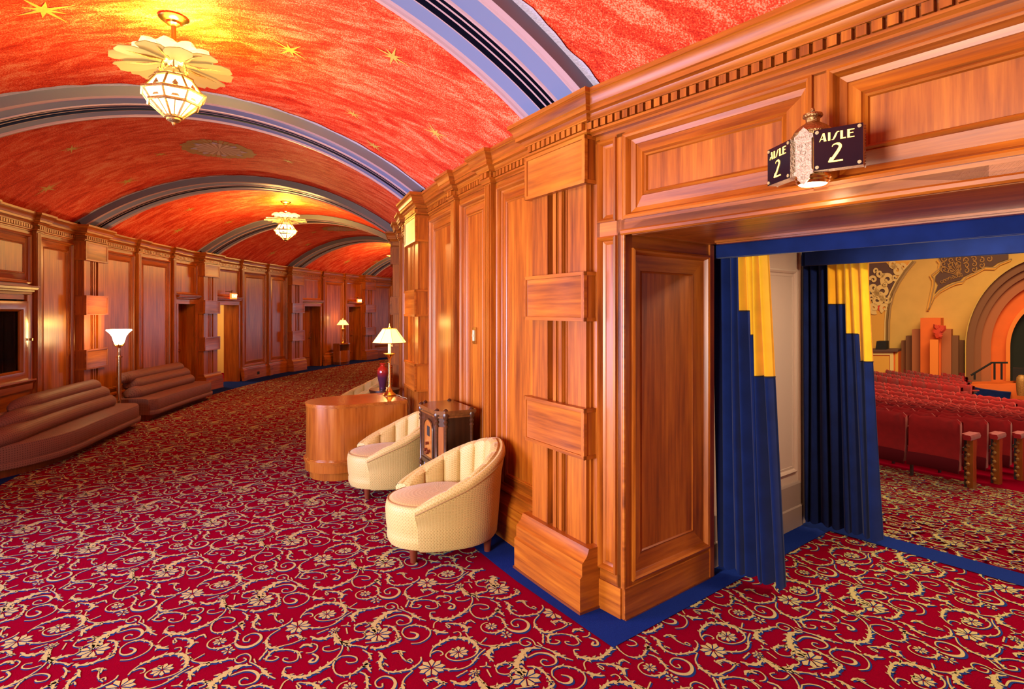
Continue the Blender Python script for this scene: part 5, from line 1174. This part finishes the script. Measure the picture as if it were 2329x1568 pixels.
for x, z in ((0, .60), (-.035, .54), (.035, .54), (0, .52)):
    a = MB(); a.tube([(x, yf, z), (x, yf + .03, z)], .013, 12); a.build('knob', 'legwood', rc, 40)
a = MB(); a.box(-.03, .03, yf, yf + .005, .66, .74); a.build('dial', 'almost', rc)
a = MB()
for i in range(-2, 3):
    a.tube([(i * .045, yf - .01, .13), (i * .045 + .02, yf - .01, .2), (i * .045 - .02, yf - .01, .28), (i * .045, yf - .01, .42)], .008, 6)
a.tube([(-.16, yf - .01, .13), (.16, yf - .01, .13)], .01, 6)
a.box(-wd / 2 + .08, wd / 2 - .08, yf - .03, yf - .025, .1, .43, m=1); a.build('fretwork_grille', ['darkwood', 'piping'], rc, 40)

# ------------------------------------------------------------------ desk, lamp, vase table
AX = Vector((-.87, -.49, 0)).normalized(); DS = Vector((-1.265, 6.30, 0))
dk = thing('desk', 'round-ended orange-brown wooden desk against the second pier', 'desk', DS, atan2(AX.y, AX.x))
def dshape(d, L0=0.0): r_ = .325 + d; return [(L0, -r_)] + [(.63 + r_ * cos(t), r_ * sin(t)) for t in np.linspace(-pi / 2, pi / 2, 30)] + [(L0, r_)]
a = MB().new(g='v'); a.prism(dshape(0), .18, .73); a.build('body', 'wood2', dk, 30)
a = MB().new(g='h'); a.prism(dshape(.006), .728, .742); a.prism(dshape(.012), .742, .757); a.prism(dshape(.004), .757, .762); a.build('desk_top', 'wood2', dk, 30)
a = MB().new(g='h'); a.prism(dshape(.018), .165, .185); a.prism(dshape(.026), .185, .20); a.prism(dshape(.012), .20, .21); a.prism(dshape(.012), .085, .165); a.build('base_moulding', 'wood2', dk, 30)
a = MB().new(g='h'); a.prism(dshape(-.035), 0, .09); a.build('plinth', 'wood2', dk, 30)
def table_lamp(name, lb, loc, sc, power):
    t = thing(name, lb, 'table lamp', loc)
    a = MB(); a.lathe([(0, 0), (.072, 0), (.074, .008), (.062, .014), (.058, .022), (.045, .03), (.03, .055), (.018, .085), (.014, .11), (.018, .113), (.013, .118)], 24); a.build('base', 'brass', t, 40)
    a = MB(); a.lathe([(.013, .11), (.0125, .30), (.014, .36), (.019, .365), (.014, .37), (.018, .40), (.03, .43), (.052, .452), (.068, .46), (.064, .466), (.03, .462), (0, .46)], 20); a.build('stem', 'brass', t, 40)
    a = MB(); a.lathe([(.016, .46), (.016, .60), (0, .60)], 14); a.build('candle_tube', 'candle', t, 40)
    a = MB(); n = 8; z0, z1, r0, r1 = .585, .74, .175, .07
    P = [[(r_ * cos(pi / 8 + 2 * pi * j / n) * (1.08 if j % 4 in (0, 3) else 1), r_ * sin(pi / 8 + 2 * pi * j / n), z) for j in range(n)] for r_, z in ((r0, z0), (r1, z1))]
    a.grid(P, closev=True); a.build('lamp_shade', 'shade', t)
    a = MB(); a.tube([P[0][j % n] for j in range(n + 1)], .003, 5); a.tube([P[1][j % n] for j in range(n + 1)], .003, 5)
    for j in range(n): a.tube([P[0][j], P[1][j]], .002, 4)
    a.build('shade_trim', 'piping', t)
    a = MB(); a.lathe([(0, .735), (.012, .745), (.016, .757), (.008, .768), (.004, .78), (0, .80)], 10); a.build('finial', 'brass', t, 40)
    lampo('table_lamp_bulb', Vector(loc) + Vector((0, 0, .80)), power * .5, (1, .55, .15), .05); lampo('table_lamp_bulb', Vector(loc) + Vector((0, 0, .55)), power * .25, (1, .6, .2), .03)
    return t
table_lamp('table_lamp', 'brass candlestick lamp with glowing shade on the desk', (-1.365, 6.37, .762), 1, 9)
a = MB(); a.tube([(-1.28, 6.34, .768), (-1.24, 6.30, .768), (-1.20, 6.20, .768), (-1.13, 6.13, .765), (-1.09, 6.14, .60)], .003, 6); tag(a.build('lamp_cord', 'ivory', None, 60), 'thin pale lamp cord trailing over the desk edge', 'cord')
stt = thing('side_table', 'small round wooden table behind the desk holding a vase', 'side table', (-1.70, 7.62, 0))
a = MB().new(g='h'); n = 36; a.prism([(.2 * cos(2 * pi * i / n), .2 * sin(2 * pi * i / n)) for i in range(n)], .635, .66); a.build('table_top', 'darkwood', stt, 30)
a = MB(); a.lathe([(.19, .60), (.195, .635), (.18, .60), (.03, .59), (.025, .5), (.04, .4), (.025, .3), (.03, .12), (0, .1)], 18); a.build('pedestal', 'darkwood', stt, 40)
for i in range(3): an = i * 2.094 + .4; a = MB(); a.tube([(.02 * cos(an), .02 * sin(an), .16), (.10 * cos(an), .10 * sin(an), .11), (.17 * cos(an), .17 * sin(an), .012)], [.02, .018, .012], 8); a.build('leg', 'darkwood', stt, 40)
a = MB(); a.lathe([(0, 0), (.042, 0), (.045, .01), (.042, .03), (.05, .08), (.065, .15), (.073, .21), (.072, .25), (.062, .28), (.035, .30), (.026, .315), (.027, .33), (.04, .34), (.04, .345), (.03, .34), (0, .33)], 30)
tag(a.build('vase', 'vase', None, 60, loc=(-1.72, 7.60, .66)), 'glazed vase, red above and plum below, on the small round table', 'vase')
# far commode with lamp
ua, ub = kspan(4, 1); um = (ua + ub) / 2
cq = Vector(tout(um + .03, .30, 0)); ca = (TH0 - um / RO) + pi
cm = thing('commode', 'small bow-fronted wooden cabinet with open shelf against the far wall', 'cabinet', cq, ca)
def bow(d, x0=-.17): return [(x0, -.27 - d)] + [(.03 + (.15 + d) * cos(t), (.27 + d) * sin(t)) for t in np.linspace(-pi / 2, pi / 2, 20)] + [(x0, .27 + d)]
a = MB().new(g='v'); a.prism(bow(0), .08, .44); a.box(-.17, .06, -.27, -.24, .44, .64); a.box(-.17, .06, .24, .27, .44, .64); a.box(-.17, -.15, -.27, .27, .44, .64); a.build('body', 'wood2', cm, 30)
a = MB().new(g='h'); a.prism(bow(.01), .64, .67); a.prism(bow(.006), .17, .19); a.build('top_and_band', 'wood2', cm, 30)
a = MB(); a.prism(bow(-.02), 0, .08); a.build('plinth', 'kick', cm, 30)
table_lamp('table_lamp', 'small glowing lamp on the far bow-fronted cabinet', cq + Vector((0, 0, .67)) , 1, 11)

# ------------------------------------------------------------------ sofas and floor lamp
def tsofa(u, p, z): return tout(u, p, z)
def sofa(name, lb, u0, u1, round_near):
    t = thing(name, lb, 'sofa', tout((u0 + u1) / 2, .5, 0)); iv = -Vector(t.location); n = 44
    def depth(u, d):      # front line of the seat, rounding off at the ends
        f = (u - u0) / (u1 - u0); b = d
        if round_near and f < .42: b = d * sqrt(max(0.0, 1 - ((.42 - f) / .42) ** 2.2)) * .96 + .04 * d
        elif not round_near and f < .05: b = d * (.90 + .10 * f / .05)
        e = (1 - f)
        if e < .06: b *= (.93 + .07 * e / .06)
        return b
    def body(nm, prof, ua, ub, mat, dd=.86, back=.245, cl=True):
        a = MB(tsofa); a.new(); P = []
        for i in range(n + 1):
            u = ua + (ub - ua) * i / n; dz = depth(u, dd); P.append([(u, back + (dz - back) * px_, z) for px_, z in prof])
        a.grid(P, closev=True); a.face(P[0]); a.face(list(reversed(P[-1]))); o = a.build(nm, mat, t, 45); o.location = iv; return o
    body('plinth', [(0, 0), (.90, 0), (.92, .10), (0, .10)], u0 + .05, u1 - .05, 'kick', .80)
    body('base', [(0, .09), (.985, .09), (1.0, .11), (1.0, .14), (.985, .155), (0, .155)], u0, u1, 'sofa', .88)
    body('seat_cushion', [(0, .15), (.97, .15), (.985, .17), (.985, .29), (.965, .325), (.9, .338), (.5, .342), (0, .34)], u0, u1, 'sofa', .86)
    def roll(nm, ua, ub, pc, zc, rr):
        a = MB(tsofa); P = []; m_ = 40
        for i in range(m_ + 1):
            f = i / m_; u = ua + (ub - ua) * f; e = min((u - ua) / (.35 if round_near else .12), (ub - u) / .10, 1); s = sqrt(max(0, 1 - (1 - e) ** 2)) if e < 1 else 1; s = max(s, .05)
            pcc = pc - (.0 if e >= 1 else (.06 * (1 - e) if u < (ua + ub) / 2 else 0))
            P.append([(u, pcc + rr * 1.15 * s * cos(q), zc - rr * (1 - s) * .5 + rr * s * sin(q)) for q in np.linspace(0, 2 * pi, 17)[:-1]])
        a.grid(P, closev=True); o = a.build(nm, 'sofa', t, 60); o.location = iv
    L_ = u1 - u0
    roll('back_roll', u0 + (.05 if round_near else .12), u1 - .12, .46, .405, .105)
    roll('back_roll', u0 + (.42 if round_near else .22), u1 - .16, .40, .535, .10)
    roll('back_roll', u0 + (.78 if round_near else .12), u1 - .26, .345, .65, .09)
    a = MB(tsofa); P = [[(u0 + .5 + (u1 - u0 - .75) * i / 20, p, z) for p, z in ((.245, .1), (.40, .1), (.36, .5), (.26, .60), (.245, .6))] for i in range(21)]; a.grid(P, closev=True); o = a.build('backrest', 'sofa', t, 40); o.location = iv
sofa('sofa', 'long mauve sofa with rolled back and rounded end, nearest at the left edge', 1.20 * KO, 1.96 * KO, True)
sofa('sofa', 'shorter mauve sofa with rolled back, beyond the brass floor lamp', 2.06 * KO, 2.66 * KO, False)
fl = thing('floor_lamp', 'brass torchiere floor lamp standing between the two sofas', 'floor lamp', pol(RO - .45, 2.004))
a = MB(); a.lathe([(0, 0), (.13, 0), (.13, .015), (.10, .03), (.04, .045), (.02, .07), (0, .07)], 24); a.build('base', 'brass', fl, 40)
a = MB(); a.lathe([(.032, .05), (.03, 1.0), (.045, 1.005), (.045, 1.018), (.03, 1.02), (.02, 1.03), (.022, 1.14), (.02, 1.16), (.03, 1.175), (.04, 1.19)], 18); a.build('pole', 'nickel', fl, 40)
a = MB()
for i in range(6): an = i * pi / 3; a.tube([(.03 * cos(an), .03 * sin(an), 1.17), (.06 * cos(an), .06 * sin(an), 1.185), (.075 * cos(an), .075 * sin(an), 1.22)], [.01, .008, .004], 6)
a.build('leaf_mount', 'brass', fl, 40)
a = MB(); a.lathe([(.035, 1.195), (.06, 1.215), (.075, 1.26), (.09, 1.32), (.12, 1.365), (.155, 1.40), (.165, 1.408), (.16, 1.425), (.15, 1.41)], 30); a.build('lamp_shade', 'shadehot', fl, 60)
lq = Vector(fl.location); inn = (Vector((CX, CY, 0)) - lq); inn.z = 0; inn.normalize()
lampo('floor_lamp_bulb', lq + Vector((0, 0, 1.52)), 16, (1, .56, .12), .06); lampo('floor_lamp_bulb', lq + Vector((0.0, -.2, 1.28)), 5, (1, .62, .2), .06)

# ------------------------------------------------------------------ small fittings
a = MB(tin); us = .475 * KI; a.box(us - .035, us + .035, -.012, -.004, 1.42, 1.56); o = thing('light_switch', 'ivory rocker switch plate on the right wall panel', 'light switch', tin(us, 0, 1.49)); iv = -Vector(o.location)
b_ = a.build('plate', 'brass', o); b_.location = iv
a = MB(tin); a.box(us - .018, us + .018, -.004, .004, 1.445, 1.535); a.box(us - .006, us + .006, .004, .012, 1.48, 1.50); b_ = a.build('rocker', 'ivory', o); b_.location = iv
ua, ub = kspan(3, 1); us = (ua + ub) / 2 + .05; a = MB(tout); a.box(us - .05, us + .05, .06, .068, .09, .16); o = a.build('wall_outlet', 'almost'); tag(o, 'small black power outlet in the baseboard of the sheen-lit panel', 'outlet')

l_ = bpy.data.lights.new('vestibule_fill', 'AREA'); l_.shape = 'DISK'; l_.size = .25; l_.energy = 34; l_.color = (1, .74, .5)  # added fill lamp without a fitting, brightens the cream vestibule wall
o_ = bpy.data.objects.new('vestibule_fill', l_); C.objects.link(o_); o_.location = C0 + N2 * 1.55 + T2 * 1.1 + Vector((0, 0, 2.31))
